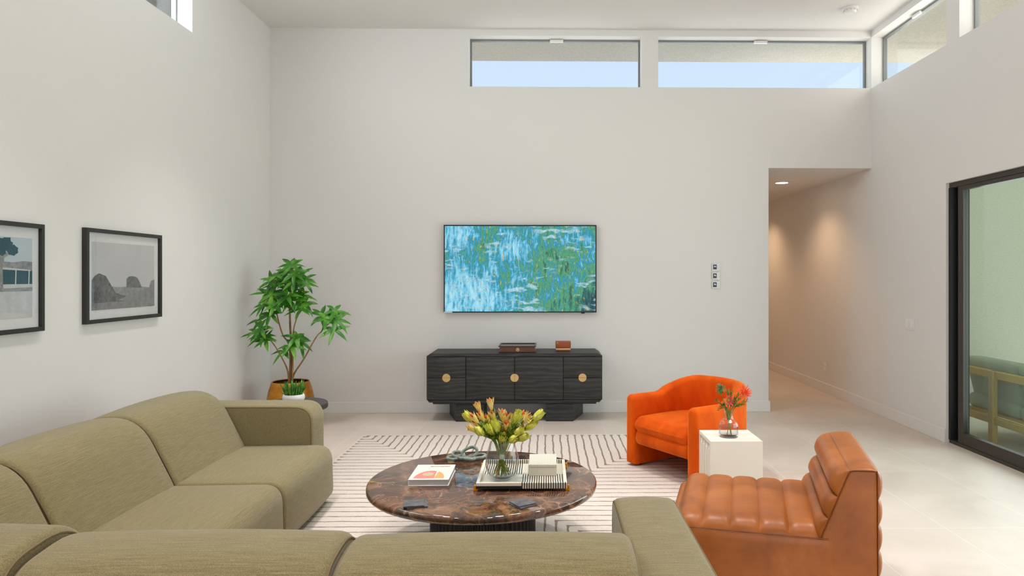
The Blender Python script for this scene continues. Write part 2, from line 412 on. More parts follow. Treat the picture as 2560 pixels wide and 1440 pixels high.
def soft_box(bm, lo, hi, r, n=6, puff=(0, 0, 0), f=None):
    t = BM(); bmesh.ops.create_cube(t, size=2)
    bmesh.ops.subdivide_edges(t, edges=t.edges[:], cuts=n * 2 - 1, use_grid_fill=True)
    C = [(lo[i] + hi[i]) / 2 for i in range(3)]; H = [(hi[i] - lo[i]) / 2 for i in range(3)]
    k = .6; idx = {}
    for v in t.verts:
        q = []; e = []
        for i in range(3):
            a = abs(v.co[i]); s_ = 1 if v.co[i] > 0 else -1
            q.append(s_ * min(a / k, 1)); e.append(s_ * max(0, (a - k) / (1 - k)))
        d = Vector(e); d = d / d.length if d.length > 0 else d
        p = Vector([C[i] + (H[i] - r) * q[i] + r * d[i] for i in range(3)])
        for i in range(3):
            j, l = (i + 1) % 3, (i + 2) % 3
            if abs(v.co[i]) > .999: p[i] += puff[i] * (1 if v.co[i] > 0 else -1) * (1 - v.co[j] ** 2) * (1 - v.co[l] ** 2)
        idx[v.index] = bm.verts.new(f(*p) if f else p)
    for fc in t.faces: bm.faces.new([idx[v.index] for v in fc.verts])
    t.free()
def prism(bm, poly, z0, z1, f=None):
    g = f or (lambda x, y, z: (x, y, z))
    A = [bm.verts.new(g(x, y, z0)) for x, y in poly]; B = [bm.verts.new(g(x, y, z1)) for x, y in poly]
    n = len(poly)
    for k in range(n): bm.faces.new((A[k], A[(k + 1) % n], B[(k + 1) % n], B[k]))
    bm.faces.new(A[::-1]); bm.faces.new(B)
def leaf(bm, base, direction, length, width, up=(0, 0, 1), droop=.25, nseg=4, fold=.25):
    d = Vector(direction).normalized(); upv = Vector(up)
    s = d.cross(upv)
    if s.length < 1e-4: s = d.orthogonal()
    s.normalize(); nrm = s.cross(d).normalized(); L = []; b0 = Vector(base)
    for k in range(nseg + 1):
        t = k / nseg; w = width * .5 * (sin(pi * t ** .8) ** .9 if 0 < t < 1 else .04)
        c = b0 + d * length * t - Vector((0, 0, 1)) * droop * length * t * t
        L.append((bm.verts.new(c - s * w + nrm * w * fold), bm.verts.new(c), bm.verts.new(c + s * w + nrm * w * fold)))
    for a, c in zip(L, L[1:]):
        bm.faces.new((a[0], a[1], c[1], c[0])); bm.faces.new((a[1], a[2], c[2], c[1]))

# ------------------------------------------------------------------ objects
INV = {}
def new_mesh(name, bm, m, smooth=35):
    me = bpy.data.meshes.new(name)
    bmesh.ops.recalc_face_normals(bm, faces=bm.faces[:])
    bm.to_mesh(me); bm.free()
    if isinstance(m, str): m = M[m]
    for x in (m if isinstance(m, (list, tuple)) else [m]): me.materials.append(M[x] if isinstance(x, str) else x)
    if smooth:
        me.polygons.foreach_set('use_smooth', [True] * len(me.polygons)); me.set_sharp_from_angle(angle=R(smooth))
    o = bpy.data.objects.new(name, me); COL.objects.link(o); return o
def thing(name, label, cat, loc=(0, 0, 0), rot=0, group=None):
    o = bpy.data.objects.new(name, None); COL.objects.link(o); o.empty_display_size = .05
    o.location = loc; o.rotation_euler = (0, 0, rot); o['label'] = label; o['category'] = cat
    if group: o['group'] = group
    INV[o.name] = (Matrix.Translation(loc) @ Matrix.Rotation(rot, 4, 'Z')).inverted()
    return o
def root_of(o):
    while o.parent: o = o.parent
    return o
def part(name, bm, m, parent, world=False, smooth=35, label=None):
    if world: bm.transform(INV[root_of(parent).name])
    o = new_mesh(name, bm, m, smooth); o.parent = parent
    if label: o['label'] = label
    return o
def solid(name, bm, m, label, cat, loc=(0, 0, 0), rot=0, group=None, smooth=35, world=False):
    if world: bm.transform((Matrix.Translation(loc) @ Matrix.Rotation(rot, 4, 'Z')).inverted())
    o = new_mesh(name, bm, m, smooth); o.location = loc; o.rotation_euler = (0, 0, rot)
    o['label'] = label; o['category'] = cat
    if group: o['group'] = group
    INV[o.name] = (Matrix.Translation(loc) @ Matrix.Rotation(rot, 4, 'Z')).inverted()
    return o
def struct(name, bm, m, parent=None, smooth=0, label=None, cat=None):
    o = new_mesh(name, bm, m, smooth)
    if parent: o.parent = parent
    else:
        o['kind'] = 'structure'
        if label: o['label'] = label
        if cat: o['category'] = cat
    return o
def cells(lo, hi, holes):
    """grid cells of the rectangle lo..hi outside the holes"""
    us = sorted({lo[0], hi[0], *[min(max(h[k], lo[0]), hi[0]) for h in holes for k in (0, 2)]})
    vs = sorted({lo[1], hi[1], *[min(max(h[k], lo[1]), hi[1]) for h in holes for k in (1, 3)]})
    for u0, u1 in zip(us, us[1:]):
        for v0, v1 in zip(vs, vs[1:]):
            c = ((u0 + u1) / 2, (v0 + v1) / 2)
            if any(h[0] < c[0] < h[2] and h[1] < c[1] < h[3] for h in holes): continue
            yield u0, v0, u1, v1

# ------------------------------------------------------------------ room dimensions (metres)
XL, XR, YB, YF, ZC = -3.06, 3.653, 7.85, -3.4, 4.268
WT = .18
HX, HZ, HY = 2.493, 2.73, 12.6            # hallway left edge, ceiling, end
S0, S1 = 3.629, 4.198                     # clerestory sill and head
DY0, DY1, DZ = 2.4, 6.374, 2.366          # sliding door

bm = BM(); add_box(bm, (XL - .3, YF - .3, -.12), (XR + .0, HY + .2, 0)); struct('floor', bm, 'floor_tile', label='large pale stone floor tiles', cat='floor')
bm = BM(); add_box(bm, (XL - .18, YF - .18, ZC), (XR + .18, YB + .18, ZC + .12)); struct('ceiling', bm, 'ceiling_paint', label='flat white ceiling of the tall living room', cat='ceiling')
bm = BM()
for u0, v0, u1, v1 in cells((XL - WT, 0), (XR + WT, ZC), [(-.859, S0, 1.068, S1), (1.254, S0, XR, S1), (HX, -1, XR, HZ)]):
    add_box(bm, (u0, YB, v0), (u1, YB + WT, v1))
struct('wall_back', bm, 'wall_paint', label='white wall behind the television and black sideboard', cat='wall')
bm = BM()
for u0, v0, u1, v1 in cells((YF - WT, 0), (YB, ZC), [(6.365, S0, YB, S1), (3.2, S0, 6.165, S1), (DY0, -1, DY1, DZ)]):
    add_box(bm, (XR, u0, v0), (XR + WT, u1, v1))
struct('wall_right', bm, 'wall_paint', label='white wall with the sliding glass door', cat='wall')
bm = BM()
for u0, v0, u1, v1 in cells((YF - WT, 0), (YB, ZC), [(2.6, S0, 6.14, S1)]):
    add_box(bm, (XL - WT, u0, v0), (XL, u1, v1))
struct('wall_left', bm, 'wall_paint', label='white wall with two framed photographs', cat='wall')
bm = BM()
for u0, v0, u1, v1 in cells((XL - WT, 0), (XR + WT, ZC), [(-2.5, -1, 3.1, 3.05)]):
    add_box(bm, (u0, YF - WT, v0), (u1, YF, v1))
struct('wall_rear', bm, 'wall_paint', label='white wall behind the camera with added wide glass doors', cat='wall')
# hallway
bm = BM(); add_box(bm, (HX - .12, YB + WT, 0), (HX, HY, HZ)); struct('wall_hall_left', bm, 'wall_paint', label='left wall of the hallway', cat='wall')
bm = BM(); add_box(bm, (XR, YB + WT, 0), (XR + WT, HY, HZ + .3)); struct('wall_hall_right', bm, 'wall_paint', label='long white right wall of the hallway', cat='wall')
bm = BM(); add_box(bm, (HX - .12, HY, 0), (XR + WT, HY + .15, HZ)); struct('wall_hall_end', bm, 'wall_paint', label='end wall of the hallway', cat='wall')
bm = BM(); add_box(bm, (HX - .12, YB + WT, HZ), (XR, HY + .15, HZ + .15)); struct('ceiling_hall', bm, 'ceiling_paint', label='lower ceiling over the hallway', cat='ceiling')
# baseboards
BH, BT = .122, .016
def bboard(name, lo, hi, label):
    bm = BM(); add_box(bm, lo, hi, .003, 1); struct(name, bm, 'trim_paint', label=label, cat='baseboard')
bboard('baseboard_back', (XL, YB - BT, 0), (HX + BT, YB, BH), 'white baseboard along the wall below the television')
bboard('baseboard_hall_left', (HX, YB, 0), (HX + BT, HY, BH), 'white baseboard on the left hallway wall')
bboard('baseboard_left', (XL, YF, 0), (XL + BT, YB - BT, BH), 'white baseboard along the wall with the photographs')
bboard('baseboard_right', (XR - BT, DY1 + .0, 0), (XR, HY, BH), 'white baseboard along the right wall into the hallway')
bboard('baseboard_rear', (XL + BT, YF, 0), (-2.5, YF + BT, BH), 'white baseboard behind the camera')
bboard('baseboard_door', (XR - BT, YF, 0), (XR, DY0, BH), 'white baseboard beyond the sliding door')

# clerestory windows: frame, pane, latch.  axis x -> window in a wall of constant y
def window(name, axis, a0, a1, plane, sgn, label, latch=None):
    fw, fd = .020, .05
    def P(a, d, z): return (a, plane + sgn * d, z) if axis == 'x' else (plane + sgn * d, a, z)
    def bx(bm, a0, a1, d0, d1, z0, z1):
        p, q = P(a0, d0, z0), P(a1, d1, z1)
        add_box(bm, [min(p[i], q[i]) for i in range(3)], [max(p[i], q[i]) for i in range(3)])
    bm = BM()
    bx(bm, a0, a0 + fw, .13, .17, S0, S1); bx(bm, a1 - fw, a1, .13, .17, S0, S1)
    bx(bm, a0 + fw, a1 - fw, .13, .17, S0, S0 + .012); bx(bm, a0 + fw, a1 - fw, .13, .17, S1 - fw, S1)
    w = struct(name, bm, 'window_frame_grey', label=label, cat='window')
    bm = BM(); bx(bm, a0 + fw, a1 - fw, .149, .153, S0 + .012, S1 - fw); part('pane', bm, 'window_glass', w, smooth=0)
    if latch:
        bm = BM(); bx(bm, latch - .075, latch + .075, .105, .131, S1 - .034, S1 - .006); part('latch', bm, 'white_plastic', w, smooth=0, label='small white latch')
    return w
window('window_1', 'x', -.859, 1.068, YB, 1, 'left high window above the television wall', .12)
window('window_2', 'x', 1.254, XR, YB, 1, 'longer high window reaching the right corner', 2.44)
window('window_3', 'y', 6.365, YB, XR, 1, 'high window of the right wall beside the corner', 7.1)
window('window_4', 'y', 3.2, 6.165, XR, 1, 'second high window of the right wall, nearer the camera')
window('window_5', 'y', 2.6, 6.14, XL, -1, 'high window above the photographs on the left wall')

# sliding glass door in the right wall
x0 = XR
bm = BM()
add_box(bm, (x0 + .03, DY0, DZ - .045), (x0 + .16, DY1, DZ)); add_box(bm, (x0 + .03, DY0, 0), (x0 + .16, DY1, .03))
add_box(bm, (x0 + .03, DY0, .03), (x0 + .16, DY0 + .05, DZ - .045))
door = struct('door_1', bm, 'bronze_frame', label='dark bronze sliding glass door to the patio', cat='door')
bm = BM(); add_box(bm, (x0 + .024, DY1 - .03, .03), (x0 + .16, DY1, DZ - .045)); add_box(bm, (x0 + .09, DY1 - .105, .03), (x0 + .155, DY1 - .03, DZ - .045)); part('jamb_channel', bm, 'bronze_dark', door, smooth=0, label='black recessed channel of the door jamb')
PY1 = DY1 - .128; PY0 = 4.35
bm = BM()
add_box(bm, (x0 + .035, PY1 - .075, .03), (x0 + .085, PY1, DZ - .045), .003, 1); add_box(bm, (x0 + .035, PY0, .03), (x0 + .085, PY0 + .075, DZ - .045), .003, 1)
add_box(bm, (x0 + .035, PY0 + .075, .03), (x0 + .085, PY1 - .075, .125), .003, 1); add_box(bm, (x0 + .035, PY0 + .075, DZ - .082), (x0 + .085, PY1 - .075, DZ - .045), .003, 1)
pan = part('sliding_panel', bm, 'bronze_frame', door, smooth=0)
bm = BM(); add_box(bm, (x0 + .057, PY0 + .075, .125), (x0 + .063, PY1 - .075, DZ - .082)); part('pane', bm, 'door_glass', pan, smooth=0)
bm = BM()
add_box(bm, (x0 + .095, DY0 + .05, .03), (x0 + .145, DY0 + .125, DZ - .045)); add_box(bm, (x0 + .095, PY0 - .0, .03), (x0 + .145, PY0 + .075, DZ - .045))
add_box(bm, (x0 + .095, DY0 + .125, .03), (x0 + .145, PY0, .125)); add_box(bm, (x0 + .095, DY0 + .125, DZ - .082), (x0 + .145, PY0, DZ - .045))
pan = part('fixed_panel', bm, 'bronze_frame', door, smooth=0)
bm = BM(); add_box(bm, (x0 + .117, DY0 + .125, .125), (x0 + .123, PY0, DZ - .082)); part('pane', bm, 'door_glass', pan, smooth=0)
# wide glass doors added unseen behind the camera to let daylight in
bm = BM()
for xa in (-2.5, -1.12, .26, 1.66, 3.04): add_box(bm, (xa, YF - .12, 0), (xa + .06, YF - .05, 3.05))
add_box(bm, (-2.44, YF - .12, 0), (3.04, YF - .05, .05)); add_box(bm, (-2.44, YF - .12, 3.0), (3.04, YF - .05, 3.05))
d2 = struct('door_2', bm, 'bronze_frame', label='wide glass doors added behind the camera to admit daylight', cat='door')
bm = BM(); add_box(bm, (-2.44, YF - .088, .05), (3.04, YF - .084, 3.0)); part('pane', bm, 'window_glass', d2, smooth=0)

# outside: roof with stucco soffit, patio wall, patio floor
bm = BM()
for u0, v0, u1, v1 in cells((-4.6, -5.2), (7.6, 8.95), [(XL - .18, YF - .18, XR + .18, YB + .18)]): add_box(bm, (u0, v0, 4.25), (u1, v1, 4.5))
add_box(bm, (XL - .18, YF - .18, 4.40), (XR + .18, YB + .18, 4.5))
struct('roof_eave', bm, 'soffit', label='rough stucco roof overhang outside the high windows', cat='roof')
bm = BM(); add_box(bm, (XR + WT, 8.5, .1), (8.5, 8.7, 3.3)); add_box(bm, (XR + WT, 8.52, 0), (8.5, 8.68, .1)); struct('wall_patio', bm, 'stucco', label='pale stucco wall at the end of the patio', cat='wall')
bm = BM(); add_box(bm, (XR, -8, -.14), (14, 16, -.02)); add_box(bm, (XR, DY0, -.02), (XR + .17, DY1, 0)); struct('floor_patio', bm, 'patio_tile', label='pale paving of the patio', cat='floor')
bm = BM(); add_box(bm, (-16, -16, -.30), (26, 30, -.16)); struct('ground', bm, 'earth', label='pale ground around the house', cat='ground')

# ------------------------------------------------------------------ rug
RC = (-.215, 4.7)
bm = box((-RA, -RB, 0), (RA, RB, .014), .005, 2)
solid('striped_rug', bm, 'rug_wool', 'cream rug with thin brown stripes under the round marble table', 'rug', (RC[0], RC[1], .0005), smooth=60)
RZ = .0145

# ------------------------------------------------------------------ sectional sofa
sofa = thing('sectional_sofa', 'olive green L-shaped modular sofa with rounded backs and two arms', 'sofa', (-1.1, 2.9, 0))
XS, YS = -2.55, 1.88        # rear faces of the left run and of the front run
back_prof = round_poly([(0, .05, .02), (-.005, .735, .13), (.345, .772, .17), (.55, .37, .04), (.55, .05, .02)], 8)
seat_prof = round_poly([(.50, .05, .02), (.50, .385, .05), (1.12, .392, .10), (1.13, .05, .06)], 8)
arm_prof = round_poly([(0, .05, .02), (0, .645, .06), (.955, .645, .12), (.955, .05, .03)], 8)
def mod(name, prof, run, a0, a1, r, puff, dz=0, piping=True):
    bm = BM(); pr = [(p, z + (dz if z > .5 else 0)) for p, z in prof]
    off, axis, mt = (XS, 'y', 'olive_weave') if run == 'L' else (YS, 'x', 'olive_weave_front_shade')
    pr = [(p + off, z) for p, z in pr]
    loft(bm, pr, a0, a1, r, axis, puff)
    o = part(name, bm, mt, sofa, True, 60)
    if piping:
        nr = poly_normals(pr)
        for a in (a0 + .004, a1 - .004):
            bm = BM()
            pts = [(p + nx * -(r * .55), z + nz * -(r * .55)) for (p, z), (nx, nz) in zip(pr, nr) if z > .07]
            k = max(range(len(pts)), key=lambda i: (Vector(pts[i]) - Vector(pts[i - 1])).length)
            pts = pts[k:] + pts[:k]
            tube(bm, [((a, p, z) if axis == 'x' else (p, a, z)) for p, z in pts], .0045, 6)
            part('piping', bm, 'olive_piping', o, True, 60)
    return o
G = .006
# left run
mod('seat_cushion', seat_prof, 'L', 3.86 + G, 4.745, .022, .012); mod('seat_cushion', seat_prof, 'L', 2.99, 3.86 - G, .022, .012)
mod('backrest', back_prof, 'L', 3.86 + G, 4.745, .026, .014); mod('backrest', back_prof, 'L', 2.97 + G, 3.86 - G, .026, .014)
mod('backrest', back_prof, 'L', 2.2, 2.97 - G, .026, .012)
# front run
mod('backrest', back_prof, 'F', -2.55, -1.45 - .004, .034, .012, .016)
mod('backrest', back_prof, 'F', -1.45 + .004, -.59 - .004, .034, .008, -.006); mod('backrest', back_prof, 'F', -.59 + .004, .262, .034, .008, -.018)
mod('seat_cushion', seat_prof, 'F', -1.43 + G, -.59 - G, .022, .012); mod('seat_cushion', seat_prof, 'F', -.59 + G, .258, .022, .012)
bm = BM(); soft_box(bm, (-2.12, 2.3, .05), (-1.43 - G, 2.98, .388), .05, 5, (0, 0, .012)); part('seat_cushion', bm, 'olive_weave', sofa, True, 60)
# arms
def arm(run, a0, a1, start):
    bm = BM(); axis = 'y' if run == 'L' else 'x'
    pr = [(p + start, z) for p, z in arm_prof]
    loft(bm, pr, a0, a1, .022, axis, .006)
    o = part('armrest', bm, 'olive_weave' if run == 'L' else 'olive_weave_front_shade', sofa, True, 60)
    nr = poly_normals(pr)
    for a in (a0 + .005, a1 - .005):
        bm = BM()
        pts = [(p - nx * .010, z - nz * .010) for (p, z), (nx, nz) in zip(pr, nr) if z > .07]
        k = max(range(len(pts)), key=lambda i: (Vector(pts[i]) - Vector(pts[i - 1])).length)
        pts = pts[k:] + pts[:k]
        tube(bm, [((a, p, z) if axis == 'x' else (p, a, z)) for p, z in pts], .0048, 6)
        part('piping', bm, 'olive_piping', o, True, 60)
arm('L', 4.752, 5.012, -2.525)
arm('F', .266, .505, 1.90)
for (fx, fy) in ((-2.45, 4.9), (-1.7, 4.9), (-2.45, 2.05), (-2.45, 3.86), (-1.62, 3.86), (.4, 2.0), (.4, 2.7), (-.59, 2.0), (-.59, 2.85), (-1.55, 2.9)):
    z0 = RZ if (abs(fx - RC[0]) < RA and abs(fy - RC[1]) < RB) else 0
    bm = BM(); lathe(bm, [(0, z0), (.022, z0), (.026, .06), (0, .06)], 16, (fx, fy, 0)); part('foot', bm, 'dark_plastic', sofa, True)

# ------------------------------------------------------------------ coffee table
TX, TY, TZ = -.348, 3.90, .40
ct = thing('coffee_table', 'round brown marble coffee table on a fluted black drum base', 'coffee table', (TX, TY, RZ))
bm = BM(); lathe(bm, [(0, .355), (.607, .355), (.623, .362), (.627, .371), (.627, .386), (.623, .396), (.613, .4), (0, .4)], 128); bm.transform(Matrix.Translation((0, 0, -RZ)))
part('table_top', bm, 'marble', ct, smooth=50)
bm = BM(); lathe(bm, [(0, 0), (1, 0), (1, .3399 + .0006), (0, .3399 + .0006)], 720, wob=None)
for v in bm.verts:
    r_ = math.hypot(v.co.x, v.co.y)
    if r_ > .5:
        a = math.atan2(v.co.y, v.co.x); rr = .283 + .007 * max(-.6, cos(a * 60))
        v.co.x, v.co.y = rr * cos(a), rr * sin(a)
part('drum_base', bm, 'fluted_black', ct, smooth=40)

# book on the table
bk = thing('art_book', 'white boxed art book with an orange and pink cover', 'book', (-.628, 3.915, TZ))
w, d, hh = .108, .148, .034
bm = BM(); add_box(bm, (-w, -d, 0), (w, d, .0025), .001, 1); add_box(bm, (-w, -d, hh - .003), (w, d, hh), .001, 1); add_box(bm, (-w, -d, .0025), (-w + .003, d, hh - .003)); part('cover', bm, 'white_card', bk, smooth=0)
bm = box((-w + .003, -d + .004, .0025), (w - .005, d - .004, hh - .003)); part('pages', bm, 'grey_pages', bk, smooth=0)
bm = box((-w + .014, -d + .016, hh), (w - .014, d - .014, hh + .0006)); art = part('cover_picture', bm, 'cover_cream', bk, smooth=0)
arc = [(.082 * cos(pi * k / 20) - .004, -.128 + .15 * sin(pi * k / 20)) for k in range(21)]
bm = BM(); prism(bm, [p for p in arc if p[0] <= .026] + [(.026, -.128)], hh + .0006, hh + .0009); part('painted_shape', bm, 'cover_pink', art, smooth=0)
bm = BM(); prism(bm, [(.026, -.128)] + [p for p in arc if p[0] >= .026], hh + .0006, hh + .0009); part('painted_shape', bm, 'cover_orange', art, smooth=0)
bm = BM(); prism(bm, [(-.018 + .03 * cos(2 * pi * k / 24), -.05 + .034 * sin(2 * pi * k / 24)) for k in range(24)], hh + .0009, hh + .0012); part('painted_shape', bm, 'cover_olive', art, smooth=0)
bm = BM(); random.seed(3); x = -.03
while x < .084:
    wd = random.uniform(.0025, .006); hgt = random.uniform(.012, .017)
    add_box(bm, (x, .098, hh + .0006), (x + wd * .55, .098 + hgt, hh + .001)); add_box(bm, (x, .098 + hgt * random.choice((0, .5, .8)), hh + .0006), (x + wd, .098 + hgt * .2 + hgt * random.choice((0, .5, .7)), hh + .001)); x += wd + .0016
part('lettering', bm, 'ink', art, smooth=0)

# slate coasters, two little stacks of two
def coaster(x, y, z, rot, label):
    random.seed(int(x * 1000) + int(z * 9999)); bm = BM(); n = 32; pts = []
    for k in range(n):
        s_, t = divmod(k, n // 4); u = t / (n // 4) * 2 - 1
        p = [(u, -1), (1, u), (-u, 1), (-1, -u)][s_]
        j = random.uniform(.965, 1.01); pts.append((p[0] * .05 * j, p[1] * .05 * j))
    prism(bm, pts, 0, .0065)
    solid('slate_coaster', bm, 'slate', label, 'coaster', (x, y, z), rot, 'slate coasters on the marble table', smooth=0)
coaster(-.632, 3.452, TZ, R(14), 'lower black slate coaster of the pair below the white art book')
coaster(-.645, 3.447, TZ + .0068, R(10), 'upper black slate coaster of the pair below the white art book')
coaster(-.112, 3.445, TZ, R(38), 'lower black slate coaster of the pair in front of the striped tray')
coaster(-.115, 3.452, TZ + .0068, R(33), 'upper black slate coaster of the pair in front of the striped tray')

# striped tray
tr = thing('serving_tray', 'square bone and black striped tray with amber feet on marble table', 'tray', (-.127, 3.895, TZ))
hw, z0, z1 = .236, .016, .045
bm = box((-hw, -hw, z0), (0, 0, z0 + .008)); part('tray_floor', bm, 'stripe_fine_y', tr, smooth=0)
bm = box((0, -hw, z0), (hw, 0, z0 + .008)); part('tray_floor', bm, 'stripe_bold_x', tr, smooth=0, label='bold black striped quarter')
bm = box((0, 0, z0), (hw, hw, z0 + .008)); part('tray_floor', bm, 'stripe_fine_y', tr, smooth=0)
bm = box((-hw, 0, z0), (0, hw, z0 + .008)); part('tray_floor', bm, 'stripe_bold_x', tr, smooth=0, label='bold black striped quarter')
t = .016
bm = box((-hw, -hw, z0 + .008), (.0, -hw + t, z1)); part('rim', bm, 'bone', tr, smooth=0)
bm = box((.0, -hw - .0005, z0 - .0005), (hw, -hw + t, z1)); part('rim', bm, 'stripe_bold_x', tr, smooth=0, label='black striped rim')
bm = box((-hw - .0005, -hw - .0006, z0 - .001), (-.0005, -hw + .001, z0 + .0135)); part('rim', bm, 'tray_black', tr, smooth=0, label='black lower edge')
bm = box((hw - t, -hw + t, z0 + .008), (hw, 0, z1)); part('rim', bm, 'bone', tr, smooth=0)
bm = box((hw - t, 0, z0 + .008), (hw, hw, z1)); part('rim', bm, 'stripe_fine_y', tr, smooth=0)
bm = box((-hw, hw - t, z0 + .008), (hw - t, hw, z1)); part('rim', bm, 'stripe_bold_x', tr, smooth=0, label='black striped rim')
bm = box((-hw, -hw + t, z0 + .008), (-hw + t, -.05, z1)); part('rim', bm, 'stripe_fine_y', tr, smooth=0)
bm = box((-hw, -.05, z0 + .008), (-hw + t, hw - t, z1)); part('rim', bm, 'bone', tr, smooth=0)
for sx in (-1, 1):
    for sy in (-1, 1):
        bm = BM(); add_box(bm, (sx * (hw + .004) - .011, sy * (hw - .02) - .006, 0), (sx * (hw + .004) + .011, sy * (hw - .02) + .006, z0 - .0012 if sx < 9 else z0), .002, 1)
        add_box(bm, (sx * (hw + .009) - .006, sy * (hw - .02) - .006, z0 - .0012), (sx * (hw + .009) + .006, sy * (hw - .02) + .006, .03), .002, 1)
        part('foot', bm, 'amber', tr, smooth=0)
TRZ = TZ + z0 + .008
bx_ = thing('keepsake_box', 'small cream ribbed box with a lid on the striped tray', 'box', (-.018, 3.972, TRZ))
bm = box((-.0765, -.112, 0), (.0765, .112, .047), .002, 1); part('body', bm, 'stripe_fine_z', bx_, smooth=0)
bm = box((-.0775, -.113, .0478), (.0775, .113, .064), .002, 1); part('lid', bm, 'stripe_fine_x', bx_, smooth=0)

# ------------------------------------------------------------------ glass vase and bouquet on the tray
VX, VY = -.236, 3.80
vs_ = thing('glass_vase', 'large clear glass vase tapering to its rim on the striped tray', 'vase', (VX, VY, TRZ))
bm = BM()
outp = [(0, 0), (.03, 0), (.05, .004), (.072, .022), (.086, .05), (.0915, .085), (.089, .115), (.080, .155), (.069, .192), (.0655, .204)]
inp = [(.0632, .204), (.0665, .190), (.0775, .153), (.0862, .114), (.0885, .085), (.083, .052), (.069, .028), (.048, .014), (0, .012)]
lathe(bm, outp + inp, 64); part('glass_body', bm, 'clear_glass', vs_, smooth=60)
bm = BM(); lathe(bm, [(0, .0125), (.047, .0145), (.0685, .0285), (.0825, .052), (.0878, .085), (.0868, .108), (0, .108)], 64); part('water', bm, 'water', vs_, smooth=40)

bq = thing('flower_bouquet', 'yellow and rust cone bush bouquet standing in the tapered glass vase', 'bouquet', (VX, VY, TRZ))
def blossom(kind, base, d, s, parent):
    """cup of overlapping bracts; kind 0 closed yellow, 1 open with a red cone"""
    d = Vector(d).normalized(); a = d.orthogonal().normalized(); c = d.cross(a)
    bm = BM()
    layers = ((7, .27, 1.0, .24), (6, .16, 1.06, .22)) if kind == 0 else ((7, .30, .98, .13), (5, .22, .85, .13))
    for li, (n, spread, ln, wd) in enumerate(layers):
        for k in range(n):
            th = 2 * pi * (k + .5 * li) / n + random.uniform(-.15, .15)
            o = a * cos(th) + c * sin(th); sp = spread * random.uniform(.85, 1.15); rows = []
            L = s * ln * random.uniform(.9, 1.08)
            for j in range(5):
                t_ = j / 4
                rad_ = s * sp * (sin(min(1, t_ * 1.25) * pi * .62) if kind == 0 else (.25 + .9 * t_))
                ctr = base + d * L * t_ + o * rad_
                w_ = s * wd * (sin(pi * (.12 + .86 * t_)) ** .8); sd = d.cross(o).normalized()
                rows.append([bm.verts.new(ctr - sd * w_ - o * w_ * .28), bm.verts.new(ctr + o * w_ * .1), bm.verts.new(ctr + sd * w_ - o * w_ * .28)])
            for r0, r1 in zip(rows, rows[1:]):
                bm.faces.new((r0[0], r0[1], r1[1], r1[0])); bm.faces.new((r0[1], r0[2], r1[2], r1[1]))
    f = part('flower', bm, 'petal_yellow' if kind == 0 else 'petal_gold', parent, smooth=80)
    if kind == 1:
        bm = BM(); bmesh.ops.create_icosphere(bm, subdivisions=2, radius=s * .22)
        for v in bm.verts: v.co = base + d * s * .74 + Vector(v.co)
        part('cone', bm, 'cone_red', f, smooth=80)
    return f
random.seed(11)
K = .000408
flowers = [(0, 190, 285), (0, 340, 440), (0, 835, 270), (0, 1100, 255), (0, 1000, 390), (0, 850, 450), (0, 780, 540), (0, 900, 520), (0, 480, 430),
           (1, 290, 180), (1, 460, 130), (1, 270, 275), (1, 345, 280), (1, 510, 280), (1, 625, 265), (1, 685, 280), (1, 695, 360), (1, 880, 260),
           (1, 945, 335), (1, 215, 470), (1, 290, 360), (1, 600, 470), (0, 560, 390), (1, 430, 330), (0, 740, 430), (1, 780, 330), (0, 640, 540), (0, 420, 510)]
for i, (kind, X, Y) in enumerate(flowers):
    px_ = (X - 630) * K; pz_ = (206 - Y / 5.333) * .002176 - (TRZ - .425)
    py_ = random.uniform(-.05, .07) if i not in (5, 6, 7, 1) else -.06
    s = (.076 if kind == 0 else .066) * random.uniform(.92, 1.1)
    tip = Vector((px_, py_, pz_)); m_ = Vector((px_ * .28, py_ * .4 + random.uniform(-.02, .02), .205))
    foot_ = Vector((-px_ * .22 + random.uniform(-.03, .03), -py_ * .3 + random.uniform(-.03, .03), .018 + random.uniform(0, .012)))
    m_.x = max(-.052, min(.052, m_.x)); m_.y = max(-.045, min(.045, m_.y))
    base = tip - (tip - m_).normalized() * s * .5
    dr = (base - m_).normalized() + Vector((random.uniform(-.12, .12), random.uniform(-.25, .1), .08))
    fl = blossom(kind, base, dr, s, bq)
    path = spline([foot_, foot_.lerp(m_, .5) + Vector((0, 0, 0)), m_, m_.lerp(base, .55), base], 5)
    bm = BM(); tube(bm, path, .0024, 6)
    for k in range(7, len(path) - 1, 1):
        for q in range(3):
            dv = Vector((random.uniform(-1, 1), random.uniform(-1, 1), random.uniform(.3, 1.3)))
            if path[k].z > .212: leaf(bm, path[k], dv, random.uniform(.03, .06), .011, droop=.1, nseg=3)
    for k in range(1, 8, 2):
        if path[k].z < .09: leaf(bm, path[k], Vector((random.uniform(-1, 1) * .4, random.uniform(-1, 1) * .4, 1)), .03, .006, droop=0, nseg=2)
    part('stem', bm, 'stem_green' if random.random() < .68 else 'stem_rust', fl, smooth=60)

